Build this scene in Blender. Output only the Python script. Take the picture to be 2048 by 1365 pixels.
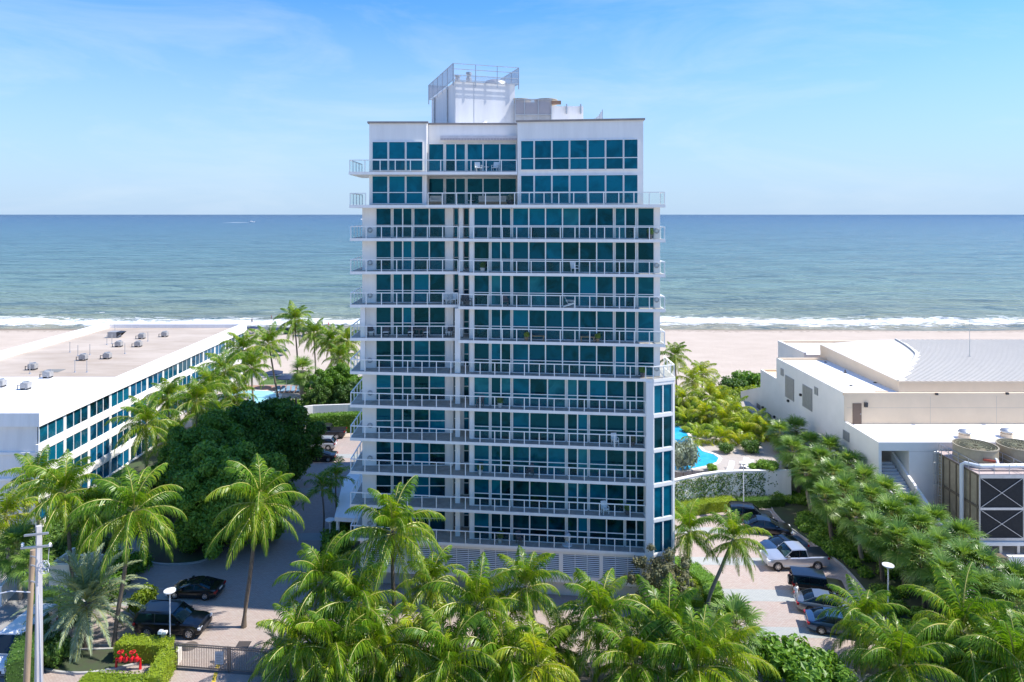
import bpy, bmesh, math, random
import numpy as np
from mathutils import Vector, Matrix, Quaternion

R = math.radians
random.seed(11)
for o in list(bpy.data.objects):
    bpy.data.objects.remove(o)
S = bpy.context.scene
C = S.collection

# ------------------------------------------------------------------ camera
F, CX, HY, H = 1365.0, 1000.0, 429.0, 34.0       # focal length (px), vanishing point, horizon, camera height
cam = bpy.data.objects.new('camera', bpy.data.cameras.new('camera'))
C.objects.link(cam)
cam.location = (0, 0, H)
cam.rotation_euler = (R(90), 0, 0)
cam.data.sensor_width = 36
cam.data.lens = 24
cam.data.shift_x = 24 / 2048
cam.data.shift_y = -(682.5 - 429) / 2048
cam.data.clip_end = 200000
S.camera = cam

# ------------------------------------------------------------------ sky, sun, exposure
ELEV, AZ = 52.0, 87.8                            # azimuth from +Y towards +X
W = bpy.data.worlds.new('World'); S.world = W; W.use_nodes = True
wn, wl = W.node_tree.nodes, W.node_tree.links
wn.clear()
wo = wn.new('ShaderNodeOutputWorld'); wb = wn.new('ShaderNodeBackground'); sky = wn.new('ShaderNodeTexSky')
sky.sky_type = 'NISHITA'; sky.sun_disc = False
sky.sun_elevation = R(ELEV); sky.sun_rotation = R(AZ)
sky.altitude = 0; sky.air_density = 1.0; sky.dust_density = 0.2; sky.ozone_density = 2.0
wb.inputs['Strength'].default_value = 0.112
tc = wn.new('ShaderNodeTexCoord'); mp = wn.new('ShaderNodeMapping'); mp.inputs['Scale'].default_value = (1.6, 1.6, 7.0)
nz = wn.new('ShaderNodeTexNoise'); nz.inputs['Scale'].default_value = 1.5; nz.inputs['Detail'].default_value = 7; nz.inputs['Roughness'].default_value = 0.62
nz.inputs['Distortion'].default_value = 0.6
rp = wn.new('ShaderNodeValToRGB'); rp.color_ramp.elements[0].position = 0.47; rp.color_ramp.elements[1].position = 0.76
rp.color_ramp.elements[1].color = (.32, .32, .32, 1)
mx = wn.new('ShaderNodeMix'); mx.data_type = 'RGBA'; mx.inputs['B'].default_value = (4.2, 4.7, 5.2, 1)
hs = wn.new('ShaderNodeHueSaturation'); hs.inputs['Saturation'].default_value = 1.15; hs.inputs['Value'].default_value = 1.15
wl.new(tc.outputs['Generated'], mp.inputs[0]); wl.new(mp.outputs[0], nz.inputs['Vector'])
wl.new(nz.outputs['Fac'], rp.inputs[0]); wl.new(rp.outputs[0], mx.inputs['Factor'])
tn = wn.new('ShaderNodeMix'); tn.data_type = 'RGBA'; tn.blend_type = 'MULTIPLY'; tn.inputs['Factor'].default_value = 1; tn.inputs['B'].default_value = (.64, .81, 1.08, 1)
wl.new(sky.outputs[0], tn.inputs['A']); wl.new(tn.outputs['Result'], hs.inputs['Color'])
sx = wn.new('ShaderNodeSeparateXYZ'); wl.new(tc.outputs['Generated'], sx.inputs[0])
hz = wn.new('ShaderNodeValToRGB'); he = hz.color_ramp.elements                     # sea haze whitening the sky towards the horizon, all round
he[0].position, he[0].color = 0.0, (.97,)*3 + (1,); he[1].position, he[1].color = .6, (0, 0, 0, 1)
for p_, c_ in ((.05, .85), (.14, .58), (.29, .05)):
    k_ = he.new(p_); k_.color = (c_, c_, c_, 1)
wl.new(sx.outputs['Z'], hz.inputs[0])
mh = wn.new('ShaderNodeMix'); mh.data_type = 'RGBA'; mh.inputs['B'].default_value = (2.5, 3.4, 4.5, 1)
wl.new(hz.outputs[0], mh.inputs['Factor']); wl.new(hs.outputs[0], mh.inputs['A']); wl.new(mh.outputs['Result'], mx.inputs['A'])
wl.new(mx.outputs['Result'], wb.inputs[0]); wl.new(wb.outputs[0], wo.inputs[0])

sun = bpy.data.objects.new('sun', bpy.data.lights.new('sun', 'SUN'))
C.objects.link(sun)
sd = Vector((math.cos(R(ELEV)) * math.sin(R(AZ)), math.cos(R(ELEV)) * math.cos(R(AZ)), math.sin(R(ELEV))))
sun.rotation_euler = sd.to_track_quat('Z', 'Y').to_euler()
sun.location = (60, 40, 90)
sun.data.energy = 4.0; sun.data.angle = R(0.53); sun.data.color = (1.0, 0.95, 0.87)
vs = S.view_settings
vs.view_transform = 'Standard'; vs.look = 'None'; vs.exposure = 0.88; vs.gamma = 1.0
S.render.resolution_x, S.render.resolution_y = 1024, 682
S.cycles.max_bounces = 6; S.cycles.transparent_max_bounces = 12

# ------------------------------------------------------------------ helpers
def PX(px, Y): return (px - CX) * Y / F
def PZ(py, Y): return H - (py - HY) * Y / F
def G(px, py, z=0.0):
    Y = (H - z) * F / (py - HY)
    return Vector((PX(px, Y), Y, z))

def tag(o, label=None, cat=None, group=None, kind=None):
    if label: o['label'] = label
    if cat: o['category'] = cat
    if group: o['group'] = group
    if kind: o['kind'] = kind
    return o

def thing(name, label, cat, loc=(0, 0, 0), rz=0.0, group=None):
    o = bpy.data.objects.new(name, None); C.objects.link(o)
    o.empty_display_size = 0.3
    o.location = loc; o.rotation_euler = (0, 0, rz)
    return tag(o, label, cat, group)

def link(name, me, mat=None, parent=None, loc=None, rot=None, sc=None):
    o = bpy.data.objects.new(name, me); C.objects.link(o)
    if mat is not None and len(me.materials) == 0: me.materials.append(mat)
    if parent: o.parent = parent
    if loc is not None: o.location = loc
    if rot is not None: o.rotation_euler = rot
    if sc is not None: o.scale = sc if hasattr(sc, '__len__') else (sc, sc, sc)
    return o

class MB:
    """collects shapes, then links them as one mesh object"""
    def __init__(s): s.v = []; s.f = []
    def add(s, vs, fs):
        b = len(s.v); s.v += [tuple(p) for p in vs]; s.f += [tuple(i + b for i in f) for f in fs]; return s
    def box(s, x0, x1, y0, y1, z0, z1):
        return s.add([(x0,y0,z0),(x1,y0,z0),(x1,y1,z0),(x0,y1,z0),(x0,y0,z1),(x1,y0,z1),(x1,y1,z1),(x0,y1,z1)],
                     [(3,2,1,0),(4,5,6,7),(0,1,5,4),(1,2,6,5),(2,3,7,6),(3,0,4,7)])
    def bar(s, a, b, w, d, up=(0,0,1)):
        """rectangular bar from a to b, w across, d along up"""
        a, b, up = Vector(a), Vector(b), Vector(up)
        t = (b - a).normalized()
        if abs(t.dot(up)) > .98: up = Vector((0, 1, 0))
        u = t.cross(up).normalized(); n = u.cross(t).normalized()
        q = []
        for p in (a, b):
            for i, j in ((-1,-1),(1,-1),(1,1),(-1,1)): q.append(p + u*(w/2*i) + n*(d/2*j))
        return s.add(q, [(3,2,1,0),(4,5,6,7),(0,1,5,4),(1,2,6,5),(2,3,7,6),(3,0,4,7)])
    def prism(s, poly, z0, z1):
        n = len(poly)
        z0s = z0 if hasattr(z0, '__len__') else [z0]*n
        z1s = z1 if hasattr(z1, '__len__') else [z1]*n
        return s.add([(p[0],p[1],z0s[i]) for i,p in enumerate(poly)] + [(p[0],p[1],z1s[i]) for i,p in enumerate(poly)],
                     [tuple(range(n-1,-1,-1)), tuple(range(n,2*n))] + [(i,(i+1)%n,n+(i+1)%n,n+i) for i in range(n)])
    def tube(s, pts, rs, n=8, cap=True):
        pts = [Vector(p) for p in pts]
        if not hasattr(rs, '__len__'): rs = [rs]*len(pts)
        vs, fs = [], []
        for i, p in enumerate(pts):
            t = (pts[min(i+1,len(pts)-1)] - pts[max(i-1,0)]).normalized()
            a = Vector((1,0,0)) if abs(t.x) < .9 else Vector((0,1,0))
            u = t.cross(a).normalized(); w = t.cross(u)
            for k in range(n):
                an = 2*math.pi*k/n
                vs.append(p + (u*math.cos(an) + w*math.sin(an))*rs[i])
        for i in range(len(pts)-1):
            for k in range(n):
                k2 = (k+1) % n
                fs.append((i*n+k, i*n+k2, (i+1)*n+k2, (i+1)*n+k))
        if cap:
            fs.append(tuple(range(n-1,-1,-1))); fs.append(tuple((len(pts)-1)*n+k for k in range(n)))
        return s.add(vs, fs)
    def lathe(s, prof, n=20, c=(0,0,0)):
        """profile of (r, z) about the vertical through c"""
        vs, fs = [], []
        for r, z in prof:
            for k in range(n):
                a = 2*math.pi*k/n; vs.append((c[0]+r*math.cos(a), c[1]+r*math.sin(a), c[2]+z))
        for i in range(len(prof)-1):
            for k in range(n):
                k2 = (k+1) % n; fs.append((i*n+k, i*n+k2, (i+1)*n+k2, (i+1)*n+k))
        fs.append(tuple(range(n-1,-1,-1))); fs.append(tuple((len(prof)-1)*n+k for k in range(n)))
        return s.add(vs, fs)
    def mesh(s, name):
        me = bpy.data.meshes.new(name); me.from_pydata(s.v, [], s.f); me.update()
        return me
    def build(s, name, mat, parent=None, smooth=None, label=None, bevel=0):
        """vertices are in world space when the parent is an unrotated Empty"""
        me = s.mesh(name); me.materials.append(mat)
        if smooth is not None:
            me.shade_smooth(); me.set_sharp_from_angle(angle=R(smooth))
        o = bpy.data.objects.new(name, me); C.objects.link(o)
        if parent:
            o.parent = parent
            if parent.type == 'EMPTY' and parent.get('world'): o.location = -parent.location
        if label: o['label'] = label
        return o

def struct(name, mb, mat, parent=None, smooth=None):
    o = mb.build(name, mat, parent, smooth)
    if not parent: o['kind'] = 'structure'
    return o

def wthing(name, label, cat, loc, group=None):
    """a thing whose parts are written in world coordinates"""
    o = thing(name, label, cat, loc, 0, group); o['world'] = 1
    return o

# ------------------------------------------------------------------ materials
MT = {}
def M(name, col, rough=.6, metal=0., var=0., vs_=1.0, bump=0., bs=25., spec=.5, col2=None, island=0., objr=0., stretch=None, coat=0.):
    if name in MT: return MT[name]
    m = bpy.data.materials.new(name); m.use_nodes = True
    n, l = m.node_tree.nodes, m.node_tree.links
    b = n['Principled BSDF']
    b.inputs['Base Color'].default_value = (*col, 1); b.inputs['Roughness'].default_value = rough
    b.inputs['Metallic'].default_value = metal; b.inputs['Specular IOR Level'].default_value = spec
    if coat: b.inputs['Coat Weight'].default_value = coat; b.inputs['Coat Roughness'].default_value = .03
    g = n.new('ShaderNodeNewGeometry')
    if var or col2:
        t = n.new('ShaderNodeTexNoise'); t.inputs['Scale'].default_value = vs_; t.inputs['Detail'].default_value = 6
        t.inputs['Roughness'].default_value = .65
        src = g.outputs['Position']
        if stretch:
            mpn = n.new('ShaderNodeMapping'); mpn.inputs['Scale'].default_value = stretch
            l.new(src, mpn.inputs[0]); src = mpn.outputs[0]
        l.new(src, t.inputs['Vector'])
        r = n.new('ShaderNodeValToRGB'); r.color_ramp.elements[0].position = .3; r.color_ramp.elements[1].position = .7
        c2 = col2 if col2 else tuple(c*(1+var) for c in col)
        c1 = col if col2 else tuple(c*(1-var) for c in col)
        r.color_ramp.elements[0].color = (*c1, 1); r.color_ramp.elements[1].color = (*c2, 1)
        l.new(t.outputs['Fac'], r.inputs[0])
        out = r.outputs[0]
        if objr or island:
            h = n.new('ShaderNodeHueSaturation'); mr = n.new('ShaderNodeMapRange')
            src2 = g.outputs['Random Per Island']
            if objr:
                oi = n.new('ShaderNodeObjectInfo'); src2 = oi.outputs['Random']
            a = objr or island
            mr.inputs['To Min'].default_value = 1-a; mr.inputs['To Max'].default_value = 1+a
            l.new(src2, mr.inputs['Value']); l.new(mr.outputs[0], h.inputs['Value']); l.new(out, h.inputs['Color']); out = h.outputs[0]
        l.new(out, b.inputs['Base Color'])
    if bump:
        t2 = n.new('ShaderNodeTexNoise'); t2.inputs['Scale'].default_value = bs; t2.inputs['Detail'].default_value = 4
        l.new(g.outputs['Position'], t2.inputs['Vector'])
        bp = n.new('ShaderNodeBump'); bp.inputs['Strength'].default_value = bump; bp.inputs['Distance'].default_value = .02
        l.new(t2.outputs['Fac'], bp.inputs['Height']); l.new(bp.outputs[0], b.inputs['Normal'])
    MT[name] = m
    return m

def LEAF(name, c1, c2, c3, trans=.3, rough=.45, tip=None):
    """foliage: colour by leaf (mesh island) and by plant, some light through the blade"""
    if name in MT: return MT[name]
    m = bpy.data.materials.new(name); m.use_nodes = True
    n, l = m.node_tree.nodes, m.node_tree.links
    b = n['Principled BSDF']; b.inputs['Roughness'].default_value = rough; b.inputs['Specular IOR Level'].default_value = .4
    g = n.new('ShaderNodeNewGeometry'); oi = n.new('ShaderNodeObjectInfo')
    a = n.new('ShaderNodeMath'); a.operation = 'MULTIPLY_ADD'; a.inputs[1].default_value = .55
    a2 = n.new('ShaderNodeMath'); a2.operation = 'MULTIPLY'; a2.inputs[1].default_value = .45
    l.new(oi.outputs['Random'], a2.inputs[0]); l.new(g.outputs['Random Per Island'], a.inputs[0]); l.new(a2.outputs[0], a.inputs[2])
    r = n.new('ShaderNodeValToRGB'); e = r.color_ramp.elements
    e[0].position = .08; e[0].color = (*c1, 1); e[1].position = .95; e[1].color = (*c3, 1)
    k = e.new(.55); k.color = (*c2, 1)
    l.new(a.outputs[0], r.inputs[0]); l.new(r.outputs[0], b.inputs['Base Color'])
    tr = n.new('ShaderNodeBsdfTranslucent')
    gm = n.new('ShaderNodeMix'); gm.data_type = 'RGBA'; gm.blend_type = 'MULTIPLY'; gm.inputs['Factor'].default_value = 1
    gm.inputs['B'].default_value = (1.5, 1.35, .5, 1)
    l.new(r.outputs[0], gm.inputs['A']); l.new(gm.outputs['Result'], tr.inputs['Color'])
    ms = n.new('ShaderNodeMixShader'); ms.inputs[0].default_value = trans
    l.new(b.outputs[0], ms.inputs[1]); l.new(tr.outputs[0], ms.inputs[2]); l.new(ms.outputs[0], n['Material Output'].inputs[0])
    MT[name] = m
    return m

def GLASSPANE(name, base, dark, refl, curtain=.0):
    """tinted window: dark tinted body seen through a reflecting face, slightly wavy, with darker and lighter patches painted for reflections and the room behind"""
    m = bpy.data.materials.new(name); m.use_nodes = True
    n, l = m.node_tree.nodes, m.node_tree.links
    b = n['Principled BSDF']; b.inputs['Roughness'].default_value = .03; b.inputs['Specular IOR Level'].default_value = refl
    b.inputs['Specular Tint'].default_value = (.12, .82, 1.0, 1)
    g = n.new('ShaderNodeNewGeometry'); oi = n.new('ShaderNodeObjectInfo')
    t = n.new('ShaderNodeTexNoise'); t.noise_dimensions = '4D'; t.inputs['Scale'].default_value = .55; t.inputs['Detail'].default_value = 2.5; t.inputs['Distortion'].default_value = 1.6
    l.new(g.outputs['Position'], t.inputs['Vector']); l.new(oi.outputs['Random'], t.inputs['W'])
    r = n.new('ShaderNodeValToRGB'); e = r.color_ramp.elements
    e[0].position = .34; e[0].color = (*dark, 1); e[1].position = .62; e[1].color = (*base, 1)  # wavy reflections painted into the base colour as patches
    ad = n.new('ShaderNodeMath'); ad.operation = 'MULTIPLY_ADD'; ad.inputs[1].default_value = .35; ad.inputs[2].default_value = -.14
    ad2 = n.new('ShaderNodeMath'); ad2.operation = 'ADD'
    l.new(oi.outputs['Random'], ad.inputs[0]); l.new(ad.outputs[0], ad2.inputs[0]); l.new(t.outputs['Fac'], ad2.inputs[1])
    l.new(ad2.outputs[0], r.inputs[0]); l.new(r.outputs[0], b.inputs['Base Color'])
    t2 = n.new('ShaderNodeTexNoise'); t2.inputs['Scale'].default_value = 1.1; t2.inputs['Detail'].default_value = 2
    l.new(g.outputs['Position'], t2.inputs['Vector'])
    bp = n.new('ShaderNodeBump'); bp.inputs['Strength'].default_value = .22; bp.inputs['Distance'].default_value = .05
    l.new(t2.outputs['Fac'], bp.inputs['Height']); l.new(bp.outputs[0], b.inputs['Normal'])
    MT[name] = m
    return m

def CLEAR(name, col, alpha, rough=.05):
    """thin clear or perforated panel: partly see-through, partly reflecting"""
    m = bpy.data.materials.new(name); m.use_nodes = True
    n, l = m.node_tree.nodes, m.node_tree.links
    b = n['Principled BSDF']; b.inputs['Base Color'].default_value = (*col, 1); b.inputs['Roughness'].default_value = rough
    tr = n.new('ShaderNodeBsdfTransparent'); tr.inputs[0].default_value = (.95, .975, .975, 1)
    ms = n.new('ShaderNodeMixShader'); ms.inputs[0].default_value = alpha
    l.new(tr.outputs[0], ms.inputs[1]); l.new(b.outputs[0], ms.inputs[2]); l.new(ms.outputs[0], n['Material Output'].inputs[0])
    MT[name] = m
    return m

WHITE = M('white_stucco', (.84, .81, .77), .75, var=.07, vs_=1.1, bump=.15, bs=14, stretch=(1., 1., .12))
WHITE2 = M('white_paint', (.88, .85, .81), .5, var=.05, vs_=1.4, stretch=(1., 1., .2))
ALU = M('white_aluminium', (.85, .84, .81), .35)
COPING = M('grey_brown_coping', (.30, .26, .24), .7, var=.15, vs_=1)
STEEL = M('galvanised_steel', (.46, .47, .48), .4, .6, var=.12, vs_=2)
DARKST = M('dark_metal', (.05, .05, .055), .5, .4)
BLACK = M('black_rubber', (.015, .015, .016), .75)
GL_T = GLASSPANE('teal_glass', (.003, .115, .185), (.002, .055, .095), .55)
GL_M = GLASSPANE('deep_teal_glass', (.002, .055, .095), (.001, .010, .018), .55)
GL_C = GLASSPANE('curtained_glass', (.02, .15, .19), (.004, .06, .09), .5)
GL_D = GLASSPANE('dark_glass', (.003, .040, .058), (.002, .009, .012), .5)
GL_B = GLASSPANE('blue_glass', (.004, .10, .20), (.002, .035, .07), .5)
RAILGL = CLEAR('rail_glass', (.30, .42, .44), .022)
MESHSC = CLEAR('perforated_screen', (.36, .34, .37), .62, .6)
FLOORT = M('balcony_tile', (.36, .33, .29), .6, var=.25, vs_=1.6)

# ------------------------------------------------------------------ ground, beach, ocean
def pos_mat(name):
    m = bpy.data.materials.new(name); m.use_nodes = True
    n, l = m.node_tree.nodes, m.node_tree.links
    g = n.new('ShaderNodeNewGeometry'); sp = n.new('ShaderNodeSeparateXYZ'); l.new(g.outputs['Position'], sp.inputs[0])
    return m, n, l, g, sp, n['Principled BSDF']
def nmath(n, l, op, a, b=None, c=None):
    k = n.new('ShaderNodeMath'); k.operation = op
    for i, x in enumerate((a, b, c)):
        if x is None: continue
        if isinstance(x, (int, float)): k.inputs[i].default_value = x
        else: l.new(x, k.inputs[i])
    return k.outputs[0]
def nnoise(n, l, src, scale, detail=4, rough=.6, stretch=None, dist=0.):
    if stretch:
        mpn = n.new('ShaderNodeMapping'); mpn.inputs['Scale'].default_value = stretch; l.new(src, mpn.inputs[0]); src = mpn.outputs[0]
    t = n.new('ShaderNodeTexNoise'); t.inputs['Scale'].default_value = scale; t.inputs['Detail'].default_value = detail
    t.inputs['Roughness'].default_value = rough; t.inputs['Distortion'].default_value = dist
    l.new(src, t.inputs['Vector']); return t.outputs['Fac']
def nramp(n, l, src, stops):
    r = n.new('ShaderNodeValToRGB'); e = r.color_ramp.elements
    e[0].position, e[0].color = stops[0][0], (*stops[0][1], 1)
    e[1].position, e[1].color = stops[-1][0], (*stops[-1][1], 1)
    for p, c in stops[1:-1]:
        k = e.new(p); k.color = (*c, 1)
    l.new(src, r.inputs[0]); return r.outputs[0]
def nmix(n, l, fac, a, b):
    k = n.new('ShaderNodeMix'); k.data_type = 'RGBA'
    if isinstance(fac, float): k.inputs['Factor'].default_value = fac
    else: l.new(fac, k.inputs['Factor'])
    for nm, x in (('A', a), ('B', b)):
        if isinstance(x, tuple): k.inputs[nm].default_value = (*x, 1)
        else: l.new(x, k.inputs[nm])
    return k.outputs['Result']
def nbump(n, l, h, st, dist, b):
    k = n.new('ShaderNodeBump'); k.inputs['Strength'].default_value = st; k.inputs['Distance'].default_value = dist
    l.new(h, k.inputs['Height']); l.new(k.outputs[0], b.inputs['Normal'])

# ocean water: colour by depth (distance from the shore), foam near the shore, choppy surface
m, n, l, g, sp, b = pos_mat('ocean_water')
wob = nnoise(n, l, g.outputs['Position'], .012, 3, .6)
ys = nmath(n, l, 'ADD', sp.outputs['Y'], nmath(n, l, 'MULTIPLY', nmath(n, l, 'SUBTRACT', wob, .5), 26.))
lg = nmath(n, l, 'LOGARITHM', nmath(n, l, 'MAXIMUM', nmath(n, l, 'SUBTRACT', ys, 190.), 1.), 10.)
depth = nmath(n, l, 'DIVIDE', lg, 4.6)
colr = nramp(n, l, depth, [(.27, (.32, .29, .19)), (.36, (.215, .265, .185)), (.46, (.145, .24, .20)), (.56, (.09, .195, .205)), (.68, (.05, .14, .205)), (.78, (.022, .085, .175)), (.9, (.004, .028, .085)), (1., (.002, .015, .06))])
patch = nnoise(n, l, g.outputs['Position'], .022, 4, .6, (.35, 1., 1.))
colr = nmix(n, l, nmath(n, l, 'MULTIPLY', nramp(n, l, patch, [(.48, (0,0,0)), (.72, (1,1,1))]), .5), colr, (.008, .05, .085))
streak = nnoise(n, l, g.outputs['Position'], .075, 7, .78, (.42, 1., 1.), .6)
colr = nmix(n, l, nmath(n, l, 'MULTIPLY', nramp(n, l, streak, [(.50, (0,0,0)), (.62, (1,1,1))]), .8), colr, (.010, .065, .09))  # dark wave facets painted into the water colour as streaks
fn = nnoise(n, l, g.outputs['Position'], .30, 6, .72, (.45, 1., 1.), 1.2)
# foam: one wash band at the waterline and a thinner broken breaker line
def band(c, w):
    return nmath(n, l, 'SUBTRACT', 1., nmath(n, l, 'MINIMUM', nmath(n, l, 'DIVIDE', nmath(n, l, 'ABSOLUTE', nmath(n, l, 'SUBTRACT', ys, c)), w), 1.))
f1 = nmath(n, l, 'ADD', nmath(n, l, 'MULTIPLY', band(217., 21.), 1.45), nmath(n, l, 'MULTIPLY', nmath(n, l, 'SUBTRACT', fn, .79), 3.2))
lo = nnoise(n, l, g.outputs['Position'], .028, 2, .5)
f2 = nmath(n, l, 'ADD', nmath(n, l, 'MULTIPLY', band(238., 3.2), nmath(n, l, 'MULTIPLY', nmath(n, l, 'GREATER_THAN', lo, .60), 1.0)), nmath(n, l, 'MULTIPLY', nmath(n, l, 'SUBTRACT', fn, .88), 2.2))
caps = nnoise(n, l, g.outputs['Position'], .055, 7, .75, (.4, 1., 1.))
f3 = nmath(n, l, 'MULTIPLY', nmath(n, l, 'SUBTRACT', caps, .755), 14.)
foam = nmath(n, l, 'MAXIMUM', nmath(n, l, 'MULTIPLY', nmath(n, l, 'MAXIMUM', f1, f2), 4.), f3)
foamc = n.new('ShaderNodeClamp'); l.new(foam, foamc.inputs[0])
l.new(nmix(n, l, foamc.outputs[0], colr, (.86, .87, .86)), b.inputs['Base Color'])
l.new(nmath(n, l, 'MULTIPLY_ADD', foamc.outputs[0], .55, .22), b.inputs['Roughness'])
b.inputs['Specular IOR Level'].default_value = .16
wv = nnoise(n, l, g.outputs['Position'], .34, 6, .68, (.5, 1., 1.), .4)
sw = nnoise(n, l, g.outputs['Position'], .045, 5, .7, (.35, 1., 1.), .5)
nbump(n, l, nmath(n, l, 'MULTIPLY_ADD', sw, 9., wv), 1., 1.7, b)
OCEAN = m
mb = MB()
ys_ = [196 + 6*i for i in range(40)] + [440 * 1.35**i for i in range(18)]
for i in range(len(ys_)-1):
    x = 700 + ys_[i+1]*1.2
    x0 = 700 + ys_[i]*1.2
    mb.add([(-x0, ys_[i], 0), (x0, ys_[i], 0), (x, ys_[i+1], 0), (-x, ys_[i+1], 0)], [(0,1,2,3)])
struct('ocean', mb, OCEAN)

# sand: dry and pale, wet strip by the water, wrack line
m, n, l, g, sp, b = pos_mat('beach_sand')
wob = nnoise(n, l, g.outputs['Position'], .03, 3, .6)
ys = nmath(n, l, 'ADD', sp.outputs['Y'], nmath(n, l, 'MULTIPLY', nmath(n, l, 'SUBTRACT', wob, .5), 8.))
sn = nnoise(n, l, g.outputs['Position'], .25, 6, .7, (.5, 1., 1.))
dry = nramp(n, l, sn, [(.3, (.45, .375, .305)), (.7, (.52, .44, .365))])
wet = nramp(n, l, nmath(n, l, 'DIVIDE', nmath(n, l, 'SUBTRACT', ys, 190.), 20.), [(.35, (0,0,0)), (.55, (1,1,1))])
c = nmix(n, l, wet, dry, (.21, .165, .12))
wr = nmath(n, l, 'MULTIPLY', nmath(n, l, 'LESS_THAN', nmath(n, l, 'ABSOLUTE', nmath(n, l, 'SUBTRACT', ys, 196.5)), 1.8), nramp(n, l, nnoise(n, l, g.outputs['Position'], .8, 6, .8), [(.50, (0,0,0)), (.62, (1,1,1))]))
c = nmix(n, l, nmath(n, l, 'MULTIPLY', wr, .75), c, (.10, .07, .04))
l.new(c, b.inputs['Base Color']); b.inputs['Roughness'].default_value = .9; b.inputs['Specular IOR Level'].default_value = .15
nbump(n, l, nnoise(n, l, g.outputs['Position'], 1.2, 5, .7), .5, .25, b)
SAND = m
mb = MB()
xs = [-2500, -600] + list(range(-300, 301, 12)) + [600, 2500]
prof = [(104, .06), (150, .9), (188, .55), (200, .06), (207, -.25), (222, -1.2)]
vv = []; ff = []
for i, x in enumerate(xs):
    wv_ = 1.6*math.sin(x*.031+1) + 1.1*math.sin(x*.083)
    for (y, z) in prof: vv.append((x, y + (wv_ if y > 160 else 0), z))
for i in range(len(xs)-1):
    for j in range(len(prof)-1):
        a = i*len(prof)+j; ff.append((a, a+len(prof), a+len(prof)+1, a+1))
mb.add(vv, ff); struct('beach', mb, SAND, None, 60)

SOIL = M('planted_soil', (.055, .05, .035), .95, col2=(.05, .085, .03), vs_=.5)
mb = MB().add([(-3000,-900,-.03),(3000,-900,-.03),(3000,203,-.6),(-3000,203,-.6)], [(0,1,2,3)]); struct('ground', mb, M('pale_ground', (.30,.28,.24), .95, col2=(.36,.34,.29), vs_=.15))  # ground colour lightened to bounce light up onto the tower front

# pavers: small pinkish-grey setts with worn, mixed colour
def paver(name, c1, c2, c3, sc):
    m, n, l, g, sp, b = pos_mat(name)
    br = n.new('ShaderNodeTexBrick'); br.inputs['Scale'].default_value = sc
    br.inputs['Color1'].default_value = (*c1, 1); br.inputs['Color2'].default_value = (*c2, 1); br.inputs['Mortar'].default_value = (*[x*.6 for x in c1], 1)
    br.inputs['Mortar Size'].default_value = .018; br.inputs['Bias'].default_value = 0; br.inputs['Brick Width'].default_value = .4; br.inputs['Row Height'].default_value = .2
    l.new(g.outputs['Position'], br.inputs['Vector'])
    f = nramp(n, l, nnoise(n, l, g.outputs['Position'], .35, 6, .7), [(.35, (0,0,0)), (.68, (1,1,1))])
    c = nmix(n, l, nmath(n, l, 'MULTIPLY', f, .55), br.outputs['Color'], c3)
    st = nramp(n, l, nnoise(n, l, g.outputs['Position'], .09, 5, .7, (1., .45, 1.)), [(.5, (0,0,0)), (.75, (1,1,1))])
    c = nmix(n, l, nmath(n, l, 'MULTIPLY', st, .35), c, tuple(x*.55 for x in c1))
    l.new(c, b.inputs['Base Color']); b.inputs['Roughness'].default_value = .85
    nbump(n, l, nnoise(n, l, g.outputs['Position'], 9, 3, .6), .3, .02, b)
    return m
PAVE = paver('pink_pavers', (.39, .295, .255), (.45, .375, .33), (.34, .31, .28), 1.6)
BAND = paver('grey_pavers', (.34, .355, .345), (.40, .41, .39), (.33, .34, .33), 1.6)
KERB = M('concrete_kerb', (.42, .41, .39), .85, var=.15, vs_=.8)
CONC = M('pale_concrete', (.50, .49, .47), .85, var=.12, vs_=.5, bump=.2)
ASPH = M('asphalt', (.055, .055, .058), .9, var=.2, vs_=.8, bump=.3, bs=40)
LAWN = M('lawn', (.05, .10, .02), .9, col2=(.09, .15, .03), vs_=2, bump=.6, bs=30)
STRIPE = M('road_paint', (.62, .61, .58), .7, var=.12, vs_=3)
YELLOW = M('yellow_paint', (.62, .45, .05), .7, var=.15, vs_=3)
struct('driveway', MB().add([(-40,46,.0),(33.5,44,.0),(33.5,80.6,.0),(14,80.6,.0),(-13,80,.0),(-13,110,.0),(-32,110,.0),(-34,70,.0)], [tuple(range(8))]), PAVE)
struct('street', MB().add([(-3000,10,.0),(3000,10,.0),(3000,43.4,.0),(-3000,43.4,.0)], [(0,1,2,3)]), M('bounce_concrete', (.33,.32,.30), .9, var=.15, vs_=.5))  # mostly hidden street, colour lightened to bounce sun onto the facade
struct('service_yard', MB().add([(34,40,.004),(200,40,.004),(200,75,.004),(41,75,.004),(41,64,.004)], [(0,1,2,3,4)]), CONC)
struct('side_street', MB().add([(-60,43.5,.004),(-36,43.5,.004),(-35.6,52,.004),(-39,66,.004),(-60,66,.004)], [(0,1,2,3,4)]), M('worn_asphalt', (.30,.29,.28), .9, var=.2, vs_=.6))
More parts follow.
